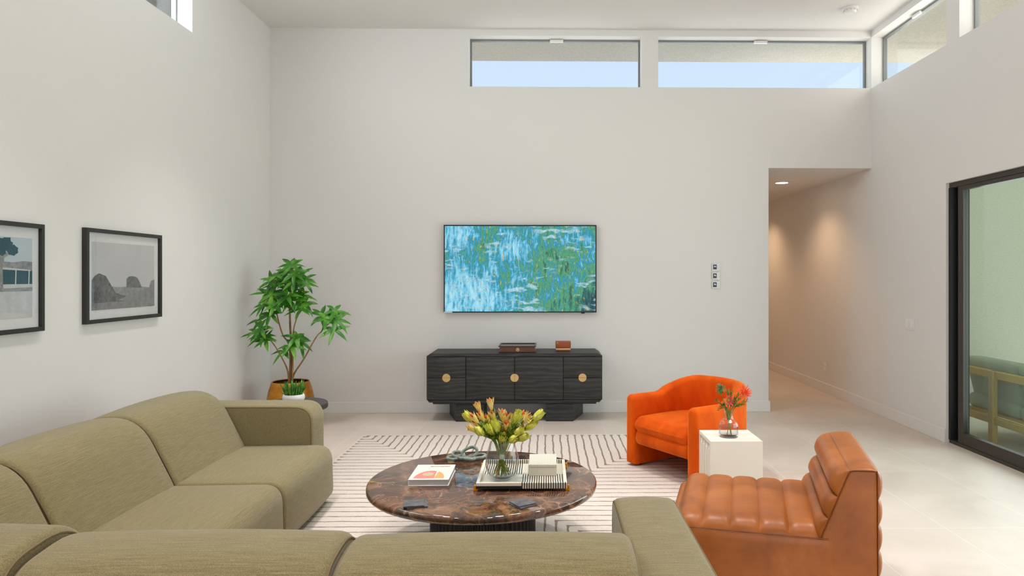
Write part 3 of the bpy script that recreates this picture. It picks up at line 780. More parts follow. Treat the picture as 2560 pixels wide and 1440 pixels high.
# chain sculpture
ch = thing('chain_sculpture', 'grey-green glazed chain of thick interlocking links on the marble table', 'decoration', (-.492, 4.275, TZ))
def link(c, w, l, rot):
    bm = BM(); pts = []
    for k in range(40):
        a = 2 * pi * k / 40; pts.append(Vector((l * cos(a), w * sin(a) * (1 + .08 * cos(2 * a)), 0)))
    E = Euler([R(x) for x in rot], 'XYZ').to_matrix()
    tube(bm, [(E @ p + Vector(c)) * .88 + Vector((0, 0, .0065)) for p in pts], .0096, 12, closed=True)
    part('link', bm, 'celadon', ch, smooth=80)
link((-.062, .02, .010), .036, .062, (4, 0, 14)); link((-.052, .055, .022), .026, .038, (38, 8, 5))
link((.01, .0, .012), .034, .060, (-6, 3, -12)); link((.030, .02, .043), .036, .054, (62, -20, 18)); link((.082, .035, .014), .034, .058, (8, -4, 8))

# ------------------------------------------------------------------ sideboard
sb = thing('sideboard', 'low black oak sideboard with round brass pulls below the television', 'sideboard', (-.327, 7.58, 0))
BX, Y0, Y1 = .914, -.25, .24      # half width, front, rear (local)
z0, z1, cz = .206, .715, .028
oc = [(-BX, z0 + cz), (-BX + .03, z0), (BX - .03, z0), (BX, z0 + cz), (BX, z1 - cz), (BX - .045, z1), (-BX + .045, z1), (-BX, z1 - cz)]
bm = BM(); prism(bm, oc, Y0 + .012, Y1, lambda x, z, y: (x, y, z)); part('carcass', bm, 'black_oak', sb, smooth=0)
bm = BM(); prism(bm, [(-BX + .045, z1 - .03), (BX - .045, z1 - .03), (BX - .045, z1 + .0004), (-BX + .045, z1 + .0004)], Y0 - .004, Y0 + .012, lambda x, z, y: (x, y, z))
prism(bm, [(-BX + .03, z0), (BX - .03, z0), (BX - .012, z0 + .022), (-BX + .012, z0 + .022)], Y0 - .004, Y0 + .012, lambda x, z, y: (x, y, z)); part('rail', bm, 'black_oak', sb, smooth=0)
bm = box((-BX + .06, Y0 + .03, z0 - .024), (BX - .06, Y1 - .02, z0), .006, 1); part('plinth', bm, 'black_oak', sb, smooth=0)
g = .0035; zt, zb, zm = z1 - .034, z0 + .026, .462
def front(name, xa, xb, za, zb_):
    bm = box((xa + g, Y0 - .006, za + g), (xb - g, Y0 + .012, zb_ - g), .004, 2); return part(name, bm, 'black_oak', sb, smooth=35)
def half_disc(c, up, parent):
    bm = BM(); n = 20; a0 = {'up': 0, 'down': pi, 'left': pi / 2, 'right': -pi / 2}[up]
    off = {'up': (0, .0012), 'down': (0, -.0012), 'left': (-.0012, 0), 'right': (.0012, 0)}[up]
    prism(bm, [(c[0] + off[0] + .0415 * cos(a0 + pi * k / n), c[1] + off[1] + .0415 * sin(a0 + pi * k / n)) for k in range(n + 1)], Y0 - .0105, Y0 - .0061, lambda x, z, y: (x, y, z))
    part('pull', bm, 'brass', parent, smooth=0, label='half-round brass pull')
c1, c2 = -.506, .506
for xa, xb in ((-BX + .006, c1), (c2, BX - .006)):
    cx = (xa + xb) / 2 + (.0 if xa < 0 else .0)
    d_ = front('drawer', xa, xb, zm, zt); half_disc((cx, zm), 'up', d_)
    d_ = front('drawer', xa, xb, zb, zm); half_disc((cx, zm), 'down', d_)
d_ = front('door', c1, 0, zb, zt); half_disc((0, zm), 'left', d_)
d_ = front('door', 0, c2, zb, zt); half_disc((0, zm), 'right', d_)
for sx in (-1, 1):
    bm = BM(); pl = [(sx * .325, Y0 + .03), (sx * .612, Y0 + .03), (sx * .735, Y1 - .04), (sx * .325, Y1 - .04)]
    prism(bm, pl, 0, z0 - .0245); part('leg', bm, 'black_oak', sb, smooth=0)

hm = thing('humidor', 'dark walnut cigar box with a glass lid on the sideboard', 'box', (-.302, 7.555, .7155))
bm = BM(); add_box(bm, (-.197, -.17, 0), (.197, .17, .010), .003, 1); add_box(bm, (-.197, -.17, .060), (.197, -.15, .070), .003, 1)
add_box(bm, (-.197, .15, .060), (.197, .17, .072), .003, 1); add_box(bm, (-.197, -.15, .060), (-.177, .15, .070), .003, 1); add_box(bm, (.177, -.15, .060), (.197, .15, .070), .003, 1)
part('lid_frame', bm, 'walnut_dark', hm, smooth=0)
bm = box((-.185, -.16, .010), (.185, .16, .052)); add_box(bm, (-.185, -.16, .052), (.185, -.148, .060)); add_box(bm, (-.185, .148, .052), (.185, .16, .060)); part('body', bm, 'walnut', hm, smooth=0)
bm = box((-.172, -.146, .052), (.172, .146, .056)); part('lining', bm, 'felt_pale', hm, smooth=0)
bm = box((-.177, -.15, .0625), (.177, .15, .0655)); part('lid_glass', bm, 'picture_glass', hm, smooth=0)
bm = BM(); lathe(bm, [(.012, 0), (.018, 0), (.018, .003), (.012, .003)], 28, close=True); lathe(bm, [(0, 0), (.007, 0), (.006, .0035), (0, .0045)], 16)
bm.transform(Matrix.Translation((0.005, -.16, .031)) @ Matrix.Rotation(pi / 2, 4, 'X')); part('emblem', bm, 'brass', hm, label='round gold emblem')
wb = thing('wooden_speaker', 'small reddish wooden tabletop speaker standing on the sideboard', 'speaker', (.185, 7.60, .7155))
bm = box((-.082, -.05, .030), (.082, .05, .102), .008, 3); part('body', bm, 'cedar', wb)
bm = box((-.080, -.052, .006), (.080, .05, .0298), .006, 2); part('base', bm, 'cedar_pale', wb)
bm = box((-.074, -.044, 0), (.074, .044, .006)); part('foot', bm, 'dark_plastic', wb, smooth=0)
bm = BM(); lathe(bm, [(0, 0), (.006, 0), (.006, .003), (0, .004)], 16); bm.transform(Matrix.Translation((-.064, -.05, .086)) @ Matrix.Rotation(pi / 2, 4, 'X')); part('knob', bm, 'cedar_pale', wb)

# ------------------------------------------------------------------ television
tv = thing('television', 'wide flat television showing a blue and green painting', 'television', (-.285, 7.85, 1.115))
W2, H2 = .845, .97
bm = box((-W2, -.045, 0), (W2, -.02, H2), .002, 1); add_box(bm, (-W2 + .2, -.02, .2), (W2 - .2, -.001, H2 - .2)); body = part('housing', bm, 'tv_black', tv, smooth=0)
bm = BM()
for lo, hi in (((-W2, -.055, 0), (W2, -.0451, .013)), ((-W2, -.055, H2 - .013), (W2, -.0451, H2)), ((-W2, -.055, .013), (-W2 + .012, -.0451, H2 - .013)), ((W2 - .012, -.055, .013), (W2, -.0451, H2 - .013))): add_box(bm, lo, hi)
part('bezel', bm, 'tv_black', tv, smooth=0)
bm = box((-W2 + .012, -.049, .013), (W2 - .012, -.0452, H2 - .013)); part('screen', bm, 'screen_picture', tv, smooth=0, label='lit screen with a blue and green painting')
bm = box((-W2 + .004, -.057, .0), (-W2 + .095, -.0551, .011)); part('sticker', bm, 'white_plastic', tv, smooth=0, label='small white sticker')
bm = box((W2 - .17, -.05, -.012), (W2 - .13, -.03, 0), .003, 1); part('sensor', bm, 'tv_black', tv, smooth=0)

# thermostats
for zz, txt, lab in ((1.618, '74', 'topmost of the three white wall thermostats, reading 74'), (1.52, '76', 'middle one of the three white wall thermostats, between the other two'), (1.42, '76', 'lowest of the three white wall thermostats, reading 76')):
    th = thing('thermostat', lab, 'thermostat', (1.898, YB, zz), 0, 'thermostats right of the television')
    bm = box((-.042, -.018, -.040), (.042, -.0005, .040), .004, 2); part('body', bm, 'white_plastic', th)
    bm = box((-.033, -.0192, -.024), (.008, -.0181, .030)); sc_ = part('screen', bm, 'screen_dark', th, smooth=0)
    cu = bpy.data.curves.new('digits', 'FONT'); cu.body = txt; cu.size = .025; cu.align_x = 'CENTER'; cu.align_y = 'CENTER'; cu.extrude = .0003
    tmp = bpy.data.objects.new('lettering', cu); COL.objects.link(tmp); bpy.context.view_layer.update()
    me = bpy.data.meshes.new_from_object(tmp.evaluated_get(bpy.context.evaluated_depsgraph_get())); bpy.data.objects.remove(tmp); bpy.data.curves.remove(cu)
    bm = BM(); bm.from_mesh(me); bpy.data.meshes.remove(me)
    bm.transform(Matrix.Translation((-.0125, -.0196, .006)) @ Matrix.Rotation(pi / 2, 4, 'X')); part('digits', bm, 'digit_glow', sc_, smooth=0)
    bm = BM()
    for k in range(3): add_box(bm, (.018, -.0186, .010 - k * .016), (.032, -.0181, .014 - k * .016))
    part('button', bm, 'grey_pages', th, smooth=0)

# light switch, outlet
sw = thing('light_switch', 'white three-gang wall switch plate beside the sliding door', 'light switch', (XR, 7.005, 1.034))
bm = box((-.008, -.085, -.06), (-.0005, .085, .06), .003, 2); part('plate', bm, 'white_plastic', sw)
for yy in (-.046, 0, .046):
    bm = box((-.0115, yy - .0165, -.034), (-.0081, yy + .0165, .034), .0015, 1); k_ = part('rocker', bm, 'white_card', sw)
bm = BM()
for k in range(4): add_box(bm, (-.0125, -.006, -.026 + k * .015), (-.0116, .006, -.018 + k * .015))
part('button', bm, 'grey_pages', k_, smooth=0)
ou = thing('wall_outlet', 'white power outlet low on the hallway wall', 'outlet', (XR, 9.15, .333))
bm = box((-.007, -.038, -.06), (-.0005, .038, .06), .003, 2); part('plate', bm, 'white_plastic', ou)
for zz in (-.024, .024):
    bm = box((-.009, -.017, zz - .016), (-.0071, .017, zz + .016), .001, 1); part('socket', bm, 'white_card', ou, smooth=0)
# smoke detector, hall downlight, hall ceiling plate
sd = thing('smoke_detector', 'round white smoke detector on the high ceiling', 'smoke detector', (3.12, 7.17, ZC))
bm = BM(); lathe(bm, [(0, -.0005), (.078, -.0005), (.078, -.014), (.070, -.020), (0, -.020)], 40); part('base', bm, 'white_plastic', sd, smooth=40)
bm = BM(); lathe(bm, [(.060, -.0201), (.060, -.036), (.048, -.052), (0, -.055)], 40); part('cover', bm, 'white_plastic', sd, smooth=40)
bm = BM()
for k in range(10):
    a = 2 * pi * k / 10; add_box(bm, (.0605 * cos(a) - .008, .0605 * sin(a) - .008, -.034), (.0605 * cos(a) + .008, .0605 * sin(a) + .008, -.027))
part('vent_slot', bm, 'grey_pages', sd, smooth=0)
dl = thing('downlight', 'small round recessed ceiling light glowing in the hallway', 'ceiling light', (3.05, 9.06, HZ))
bm = BM(); lathe(bm, [(.078, -.001), (.095, -.001), (.095, -.006), (.078, -.008)], 40, close=True); part('trim_ring', bm, 'white_plastic', dl, smooth=40)
bm = BM(); lathe(bm, [(0, -.002), (.0775, -.002), (.0775, -.005), (0, -.005)], 40); part('lens', bm, 'lamp_glow', dl, smooth=40, label='glowing lens')
bm = BM(); lathe(bm, [(0, -.0005), (.045, -.0005), (.045, -.006), (0, -.008)], 32)
solid('sprinkler_cover', bm, 'white_plastic', 'small flat round cover plate near the hallway ceiling light', 'cover plate', (3.09, 8.75, HZ), smooth=40)

# ------------------------------------------------------------------ framed photographs on the left wall
def picture(y0, y1, z0, z1, label, painter):
    t_ = thing('framed_picture', label, 'picture', (XL, (y0 + y1) / 2, z0), 0, 'framed photographs on the left wall')
    hy, H = (y1 - y0) / 2, z1 - z0; fw = .026
    bm = BM()
    for lo, hi in (((.001, -hy, 0), (.034, hy, fw)), ((.001, -hy, H - fw), (.034, hy, H)), ((.001, -hy, fw), (.034, -hy + fw, H - fw)), ((.001, hy - fw, fw), (.034, hy, H - fw))): add_box(bm, lo, hi)
    part('frame', bm, 'frame_black', t_, smooth=0)
    bm = box((.001, -hy + fw, fw), (.014, hy - fw, H - fw)); part('mat_board', bm, 'paper_mat', t_, smooth=0)
    mh, mv = .052, .062
    a, c, e, f = -hy + fw + mh, hy - fw - mh, fw + mv, H - fw - mv
    def poly(pts, layer):       # pts in 0..1 of the print
        bm = BM(); prism(bm, [(a + (c - a) * u, e + (f - e) * v) for u, v in pts], .0142 + layer * .0004, .0145 + layer * .0004, lambda y, z, x: (x, y, z)); return bm
    painter(t_, poly)
    bm = box((.022, -hy + fw, fw), (.0235, hy - fw, H - fw)); part('glazing', bm, 'picture_glass', t_, smooth=0)
def paint_desert(t_, poly):
    pr = part('print', poly([(0, 0), (1, 0), (1, 1), (0, 1)], 0), 'print_sky', t_, smooth=0, label='black and white desert print')
    part('printed_shape', poly([(0, 0), (1, 0), (1, .30), (.75, .335), (.4, .33), (0, .36)], 1), 'print_mid', pr, smooth=0)
    part('printed_shape', poly([(.52, .32), (.52, .46), (.56, .49), (.60, .50), (.66, .49), (.70, .47), (.74, .40), (.78, .31)], 2), 'print_butte', pr, smooth=0)
    part('printed_shape', poly([(0, 0), (1, 0), (1, .12), (.6, .16), (.35, .24), (.28, .36), (.2, .50), (.10, .54), (.04, .50), (0, .44)], 3), 'print_dark', pr, smooth=0)
    part('printed_shape', poly([(.38, .13), (.62, .10), (1, .08), (1, .44), (.94, .42), (.9, .3), (.75, .26), (.55, .2)], 4), 'print_ground', pr, smooth=0)
    part('printed_shape', poly([(0, 0), (1, 0), (1, .09), (.5, .11), (0, .10)], 5), 'print_ground', pr, smooth=0)
def paint_street(t_, poly):
    pr = part('print', poly([(0, 0), (1, 0), (1, 1), (0, 1)], 0), 'print_bluesky', t_, smooth=0, label='print of a low house and a spiky tree')
    part('printed_shape', poly([(0, .55), (1, .55), (1, .70), (.92, .71), (.8, .69), (.65, .705), (.5, .68), (.2, .70), (0, .66)], 1), 'print_mid', pr, smooth=0)
    part('printed_shape', poly([(0, .42), (1, .42), (1, .585), (.7, .60), (.35, .605), (0, .60)], 2), 'print_teal', pr, smooth=0)
    part('printed_shape', poly([(.4, .60), (.72, .60), (.98, .585), (.98, .60), (.72, .625), (.4, .625)], 3), 'print_pale', pr, smooth=0)
    part('printed_shape', poly([(0, 0), (1, 0), (1, .42), (.6, .42), (0, .40)], 3), 'print_pale', pr, smooth=0)
    part('printed_shape', poly([(.4, .31), (.62, .33), (1, .33), (1, .38), (.7, .37), (.4, .35)], 4), 'print_mid', pr, smooth=0)
    for u in (.82, .955): part('printed_shape', poly([(u, .42), (u + .012, .42), (u + .016, .60), (u + .004, .60)], 5), 'print_pale', pr, smooth=0)
    part('printed_shape', poly([(p + .215, q) for p, q in ((.44, .36), (.49, .36), (.485, .6), (.5, .74), (.56, .80), (.55, .83), (.47, .76), (.43, .80), (.41, .79), (.45, .72), (.455, .6))], 6), 'print_mid', pr, smooth=0)
    for li, (cu_, cv, rr) in enumerate(((.45, .93, .05), (.53, .90, .05), (.58, .84, .05), (.40, .86, .05), (.47, .82, .04), (.36, .92, .05), (.52, .97, .035))):
        part('printed_shape', poly([(cu_ + .215 + rr * cos(2 * pi * k / 14) * (1 + .2 * (k % 2)), cv + rr * 1.2 * sin(2 * pi * k / 14) * (1 + .2 * (k % 2))) for k in range(14) if cv + rr * 1.5 * sin(2 * pi * k / 14) < 1.0], 7 + li), 'print_teal', pr, smooth=0)
picture(4.69, 5.60, 1.20, 1.84, 'black framed desert photograph nearer the corner with the plant', paint_desert)
picture(3.38, 4.30, 1.19, 1.83, 'black framed photograph of a low house, cut off at the left', paint_street)

# ------------------------------------------------------------------ side table, bowl plant, big potted plant
stt = thing('side_table', 'dark round side table behind the sofa arm in the corner', 'side table', (-1.93, 5.42, 0))
bm = BM(); lathe(bm, [(0, .505), (.243, .505), (.25, .512), (.25, .543), (.243, .55), (0, .55)], 64); part('table_top', bm, 'dark_wood', stt, smooth=40)
bm = BM(); lathe(bm, [(0, .03), (.03, .03), (.026, .5045), (0, .5045)], 24); part('leg', bm, 'dark_wood', stt, smooth=40)
bm = BM(); lathe(bm, [(0, 0), (.17, 0), (.17, .02), (.05, .03), (0, .03)], 48); part('base', bm, 'dark_wood', stt, smooth=40)
sp = thing('succulent_bowl', 'spiky green succulent in a small white bowl on the side table', 'plant', (-1.91, 5.36, .5505))
bm = BM(); lathe(bm, [(0, 0), (.05, 0), (.07, .015), (.082, .045), (.079, .066), (.072, .076), (.066, .073), (.072, .06), (.06, .045), (0, .04)], 48); part('bowl', bm, 'white_ceramic', sp, smooth=60)
bm = BM(); lathe(bm, [(0, .060), (.070, .060), (.070, .0605), (0, .064)], 32); part('soil', bm, 'soil', sp, smooth=40)
random.seed(5)
bm = BM()
for k in range(70):
    a = random.uniform(0, 2 * pi); r_ = .055 * sqrt(random.random()); b0 = Vector((r_ * cos(a), r_ * sin(a), .06))
    L = random.uniform(.07, .125); tilt = .25 + r_ * 5
    d = Vector((cos(a) * tilt * random.uniform(.2, 1.1), sin(a) * tilt * random.uniform(.2, 1.1), 1)).normalized()
    pts = [b0 + d * L * t_ + Vector((cos(a), sin(a), 0)) * .008 * t_ * t_ for t_ in (0, .35, .7, .9, 1)]
    tube(bm, pts, [.0035, .0048, .0046, .003, .0008], 6)
d = Vector((-.8, 0, .45)); pts = [Vector((-.05, 0, .065)) + d * .06 * t_ for t_ in (0, .4, .8, 1)]; tube(bm, pts, [.003, .005, .005, .001], 6)
part('leaves', bm, 'succulent_green', sp, smooth=60)

PX, PYY = -2.56, 7.1
pp = thing('potted_tree', 'tall leafy money tree in a gold pot in the room corner', 'plant', (PX, PYY, 0))
bm = BM()
lathe(bm, [(0, 0), (.15, 0), (.18, .01), (.215, .08), (.232, .18), (.228, .28), (.208, .38), (.183, .455), (.177, .468), (.171, .462), (.195, .38), (.214, .28), (.216, .18), (.2, .1), (0, .1)], 64)
part('pot', bm, 'gold_pot', pp, smooth=60)
bm = BM(); lathe(bm, [(0, .40), (.199, .40), (.199, .401), (0, .405)], 48); part('soil', bm, 'soil', pp, smooth=40)
bm = BM(); lathe(bm, [(.1705, .4605), (.2, .40), (.199, .401), (.168, .4605)], 48, close=True); part('liner', bm, 'pot_dark', pp, smooth=40)
def P4(X, Y, dy=0):      # offsets in the plant's own plane
    px_, py_ = 600 + X / 3.6, 620 + Y / 3.6
    dep = 7.1 + dy
    return Vector((((px_ - 1393) / 1760 + .0159) * dep - PX, dy, 1.52 - (py_ - 690) / 1760 * dep))
random.seed(21)
stems = [[(460, 1260, 0), (470, 1050, 0), (475, 880, 0), (463, 620, .02), (470, 330, .02), (478, 180, .02)],
         [(455, 1250, -.02), (445, 1110, -.03), (400, 1000, -.06), (310, 850, -.10), (225, 770, -.12)],
         [(470, 1240, .01), (458, 890, .0), (400, 780, -.03), (360, 650, -.05), (330, 520, -.06), (270, 440, -.08)],
         [(480, 1250, .02), (495, 1140, .02), (590, 990, .0), (690, 810, -.02), (750, 740, -.03), (850, 640, -.03)],
         [(485, 1250, -.01), (488, 1000, -.02), (490, 780, -.03), (520, 640, -.05), (575, 540, -.06)]]
for sidx, st in enumerate(stems):
    pts = spline([P4(*p) for p in st], 6); n = len(pts)
    bm = BM(); tube(bm, pts, [(.016 if sidx == 0 else .010) * (1 - .62 * i / (n - 1)) for i in range(n)], 8); part('stem', bm, 'bark', pp, smooth=80)
clusters = [(478, 160, .02), (410, 215, .0), (345, 250, -.08), (565, 245, .04), (600, 280, -.05), (335, 335, .05), (425, 300, -.1), (540, 330, .07),
            (255, 405, -.05), (275, 455, .0), (225, 520, -.12), (330, 520, -.14), (425, 375, .0), (565, 545, -.1), (590, 500, .06), (470, 470, -.08), (400, 500, .05),
            (205, 720, -.12), (225, 790, -.1), (290, 590, -.08), (520, 800, -.06), (480, 880, -.1), (410, 925, -.08), (560, 850, .05),
            (780, 640, -.08), (860, 570, .0), (880, 650, -.05), (855, 735, -.1), (740, 610, .06), (200, 650, .0), (500, 230, -.12), (560, 430, .0), (375, 270, .08), (300, 300, -.02), (500, 300, -.14), (440, 430, -.12), (355, 430, .06), (610, 330, .02), (300, 420, -.1), (480, 160, -.1), (830, 620, .02), (180, 760, -.04), (245, 830, -.13)]
stempts = [p for st in stems for p in spline([P4(*q) for q in st], 6)[6:]]
for (X, Y, dy) in clusters:
    c = P4(X, Y, dy); src = min(stempts, key=lambda p: (p - c).length + max(0, p.z - c.z) * 2)
    bm = BM()
    if (src - c).length > .02:
        tube(bm, [src, src.lerp(c, .5) + Vector((0, 0, .02)), c], .0022, 5)
    n = random.choice((5, 6, 6, 7)); a0 = random.uniform(0, 6.28)
    nv = (Vector((c.x, c.y, 0)) * .9 + Vector((random.uniform(-.35, .35), -.75 + random.uniform(-.3, .3), .75))).normalized()
    ax = nv.orthogonal().normalized(); ay = nv.cross(ax)
    for k in range(n):
        a = a0 + 2 * pi * k / n + random.uniform(-.2, .2)
        leaf(bm, c, ax * cos(a) + ay * sin(a) + nv * random.uniform(.0, .35), random.uniform(.12, .17), random.uniform(.036, .048), up=nv, droop=random.uniform(.12, .4), nseg=6, fold=.25)
    for v in bm.verts:
        v.co.x = max(v.co.x, XL + .03 - PX); v.co.y = min(v.co.y, YB - .03 - PYY)
    part('leaf_cluster', bm, 'leaf_green', pp, smooth=70)

# ------------------------------------------------------------------ orange barrel chair
fx, fy = -.85, -.527
orot = math.atan2(fy, fx) + pi / 2          # local -y is the facing direction
mid = Vector((.865, 5.30)); cc = mid + Vector((-fx, -fy)) * .36
oc_ = thing('barrel_armchair', 'orange velvet barrel armchair facing the round table', 'armchair', (cc.x, cc.y, 0), orot)
HWd, DF, DB = .40, -.36, .36
path = [(-HWd + .045, DF + .02)]
NP = 44
# centreline of the wall: straight arms, elliptical back
wall = []
for k in range(NP + 1):
    t_ = k / NP
    if t_ < .28: wall.append((-(HWd - .05), DF + .01 + (t_ / .28) * .34))
    elif t_ > .72: wall.append(((HWd - .05), DF + .01 + ((1 - t_) / .28) * .34))
    else:
        a = pi - (t_ - .28) / .44 * pi; wall.append(((HWd - .05) * cos(a), -.01 + (DB - .045) * sin(a) ** .9))
def top_h(t_):
    q = abs(t_ - .5) * 2                       # 0 at the back centre, 1 at the arm front
    s_ = min(1, max(0, (q - .18) / .42)); s_ = s_ * s_ * (3 - 2 * s_)
    return .703 - .123 * s_
bm = BM(); rings = []
zb_ = .03
def ring_at(i, shrink=0):
    x, y = wall[i]; t_ = i / NP
    a = Vector(wall[max(i - 1, 0)]); c = Vector(wall[min(i + 1, NP)]); tg = (c - a).normalized(); nx = Vector((-tg.y, tg.x))
    th = .05 - shrink; hgt = top_h(t_) - shrink; sec = []
    lean = .03 * (1 - min(1, abs(t_ - .5) * 4))
    for k in range(9):
        ph = pi * k / 8; sec.append((cos(ph) * th, hgt - th * .9 + sin(ph) * th * .9))
    sec = [(th, zb_ + shrink)] + [(th, zb_ + (hgt - zb_) * f_) for f_ in (.2, .45, .7)] + sec + [(-th, zb_ + (hgt - zb_) * f_) for f_ in (.7, .45, .2)] + [(-th, zb_ + shrink)]
    return [Vector((x + nx.x * p, y + nx.y * p, z)) for p, z in sec]
stations = []
r_end = .035
for i in range(NP + 1): stations.append(ring_at(i))
def end_rings(i, sgn):
    out = []
    for k in range(4):
        ph = k / 4 * pi / 2; out.append([p + Vector((0, -r_end * (cos(ph)) , 0)) for p in ring_at(i, r_end * (1 - sin(ph)))])
    return out
full = end_rings(0, -1) + stations + end_rings(NP, 1)[::-1]
vr = [[bm.verts.new(p) for p in rg] for rg in full]
m_ = len(vr[0])
for A, B in zip(vr, vr[1:]):
    for k in range(m_): bm.faces.new((A[k], A[(k + 1) % m_], B[(k + 1) % m_], B[k]))
bm.faces.new(vr[0][::-1]); bm.faces.new(vr[-1])
shell = part('shell', bm, 'orange_velvet', oc_, smooth=60)
bm = BM(); soft_box(bm, (-.302, DF + .0, .19), (.302, .26, .31), .03, 6, (0, .03, 0)); part('apron', bm, 'orange_velvet', oc_, smooth=70)
bm = BM()
def seatmap(x, y, z):
    if y > .02: x *= sqrt(max(.25, 1 - ((y - .02) / .34) ** 2))
    return (x, y, z)
soft_box(bm, (-.306, DF - .025, .295), (.306, .27, .405), .05, 8, (0, .012, .03), seatmap); part('seat_cushion', bm, 'orange_velvet', oc_, smooth=70)
for sx in (-1, 1):
    for yy in (DF + .08, .1):
        z_ = RZ if True else 0
        bm = BM(); lathe(bm, [(0, z_), (.016, z_), (.02, .032), (0, .032)], 16, (sx * (HWd - .06), yy, 0)); part('foot', bm, 'dark_plastic', oc_)

# ------------------------------------------------------------------ white fluted pedestal with bottle vase
pd = thing('pedestal_table', 'square white plaster pedestal table with fluted sides', 'side table', (1.222, 4.66, 0))
hs, ph_ = .168, .46
bm = BM(); add_box(bm, (-hs + .018, -hs, RZ), (hs, hs, ph_)); add_box(bm, (-hs, -hs, ph_ - .022), (-hs + .018, hs, ph_)); add_box(bm, (-hs, -hs, RZ), (-hs + .018, hs, RZ + .022))
add_box(bm, (-hs, -hs, RZ + .022), (-hs + .018, -hs + .02, ph_ - .022)); add_box(bm, (-hs, hs - .02, RZ + .022), (-hs + .018, hs, ph_ - .022))
bmesh.ops.remove_doubles(bm, verts=bm.verts[:], dist=.0001)
part('body', bm, 'plaster_white', pd, smooth=0)
bm = BM()
for k in range(4):
    y_ = -hs + .02 + (k + .5) * (2 * hs - .04) / 4; wf = (2 * hs - .04) / 8 - .012
    prism(bm, [(y_ - wf, RZ + .022), (y_ + wf, RZ + .022)] + [(y_ + wf * cos(pi * q / 12), ph_ - .06 + wf * sin(pi * q / 12)) for q in range(13)], -hs + .004, -hs + .019, lambda y, z, x: (x, y, z))
    prism(bm, [(y_ - wf * .45, RZ + .022), (y_ + wf * .45, RZ + .022)] + [(y_ + wf * .45 * cos(pi * q / 12), ph_ - .07 + wf * .45 * sin(pi * q / 12)) for q in range(13)], -hs - .002, -hs + .004, lambda y, z, x: (x, y, z))
part('fluting', bm, 'plaster_white', pd, smooth=35)
BXX, BYY = 1.205, 4.63
bv = thing('bottle_vase', 'small ribbed clear glass bottle vase on the white pedestal', 'vase', (BXX, BYY, ph_))
rib = lambda a, z: 1 + (.012 * cos(a * 14) if z < .125 else 0)
bm = BM()
lathe(bm, [(0, 0), (.058, 0), (.0635, .006), (.064, .02), (.0645, .07), (.062, .088), (.052, .104), (.037, .116), (.031, .126), (.030, .14), (.030, .176), (.0315, .18),
           (.0285, .18), (.0275, .176), (.0275, .126), (.034, .114), (.049, .101), (.0592, .086), (.0615, .07), (.061, .02), (.05, .010), (0, .008)], 112, wob=rib)
part('glass_body', bm, 'clear_glass', bv, smooth=70)
bm = BM(); lathe(bm, [(0, .0082), (.049, .0102), (.0603, .02), (.0606, .068), (0, .068)], 56, wob=lambda a, z: .985); part('water', bm, 'water', bv, smooth=40)
fq = thing('pincushion_bouquet', 'orange pincushion flower and feathery greens in the ribbed bottle vase', 'bouquet', (BXX, BYY, ph_))
random.seed(33); K5 = .00055
def Q5(X, Y, dy=0): return Vector(((X - 480) * K5, dy, (835 - Y) * K5))
def stem_to(p, r_=.0022, mt='stem_green', parent=None):
    bm = BM(); f_ = Vector((-p.x * .25 + random.uniform(-.02, .02), random.uniform(-.02, .02), .012)); mth = Vector((max(-.018, min(.018, p.x * .3)), max(-.018, min(.018, p.y * .3)), .178))
    tube(bm, spline([f_, f_.lerp(mth, .6), mth, mth.lerp(p, .6), p], 5), r_, 6); return part('stem', bm, mt, parent, smooth=70)
pc = Q5(655, 300, -.02)
bm = BM(); bmesh.ops.create_icosphere(bm, subdivisions=2, radius=.016)
for v in bm.verts: v.co = v.co + pc
fl = part('flower', bm, 'pin_orange', fq, smooth=70, label='orange pincushion bloom')
bm = BM()
for k in range(190):
    d = Vector((random.gauss(0, 1), random.gauss(0, 1), random.gauss(.1, 1))).normalized()
    if d.x < -.75: continue
    L = random.uniform(.036, .053); s_ = Vector((random.uniform(-1, 1), random.uniform(-1, 1), random.uniform(-1, 1))) * .006
    tube(bm, [pc + d * .012, pc + d * L * .6 + s_, pc + d * L + s_ * 1.6 + Vector((0, 0, .003))], [.0011, .0010, .0013], 4)
part('pins', bm, 'pin_orange', fl, smooth=70); stem_to(pc - Vector((.01, 0, .012)), parent=fl)
gc = Q5(385, 262, .0)
bm = BM()
for k in range(120):
    d = Vector((random.gauss(0, 1), random.gauss(0, 1), random.gauss(.3, 1))).normalized(); L = random.uniform(.02, .040)
    q = Vector((-d.z, d.y, d.x)) * .012
    tube(bm, [gc - Vector((0, 0, .03)) + d * .008, gc + d * L * .7 + q * .5, gc + d * L + q], .0011, 4)
g_ = part('greenery', bm, 'fuzz_green', fq, smooth=70); stem_to(gc - Vector((0, 0, .02)), parent=g_)
rc = Q5(462, 395, -.03)
bm = BM()
for k in range(13):
    a = 2 * pi * k / 13; leaf(bm, rc, (cos(a), -.5, sin(a) + .15), random.uniform(.03, .055), .013, up=(0, -1, .2), droop=-.05, nseg=4)
rf = part('flower', bm, 'bract_pink', fq, smooth=70, label='pink and yellow star-shaped bloom')
bm = BM(); bmesh.ops.create_icosphere(bm, subdivisions=2, radius=.009)
for v in bm.verts: v.co = v.co * 1.0 + rc + Vector((0, -.006, .002))
part('cone', bm, 'stem_rust', rf, smooth=70); stem_to(rc, parent=rf)
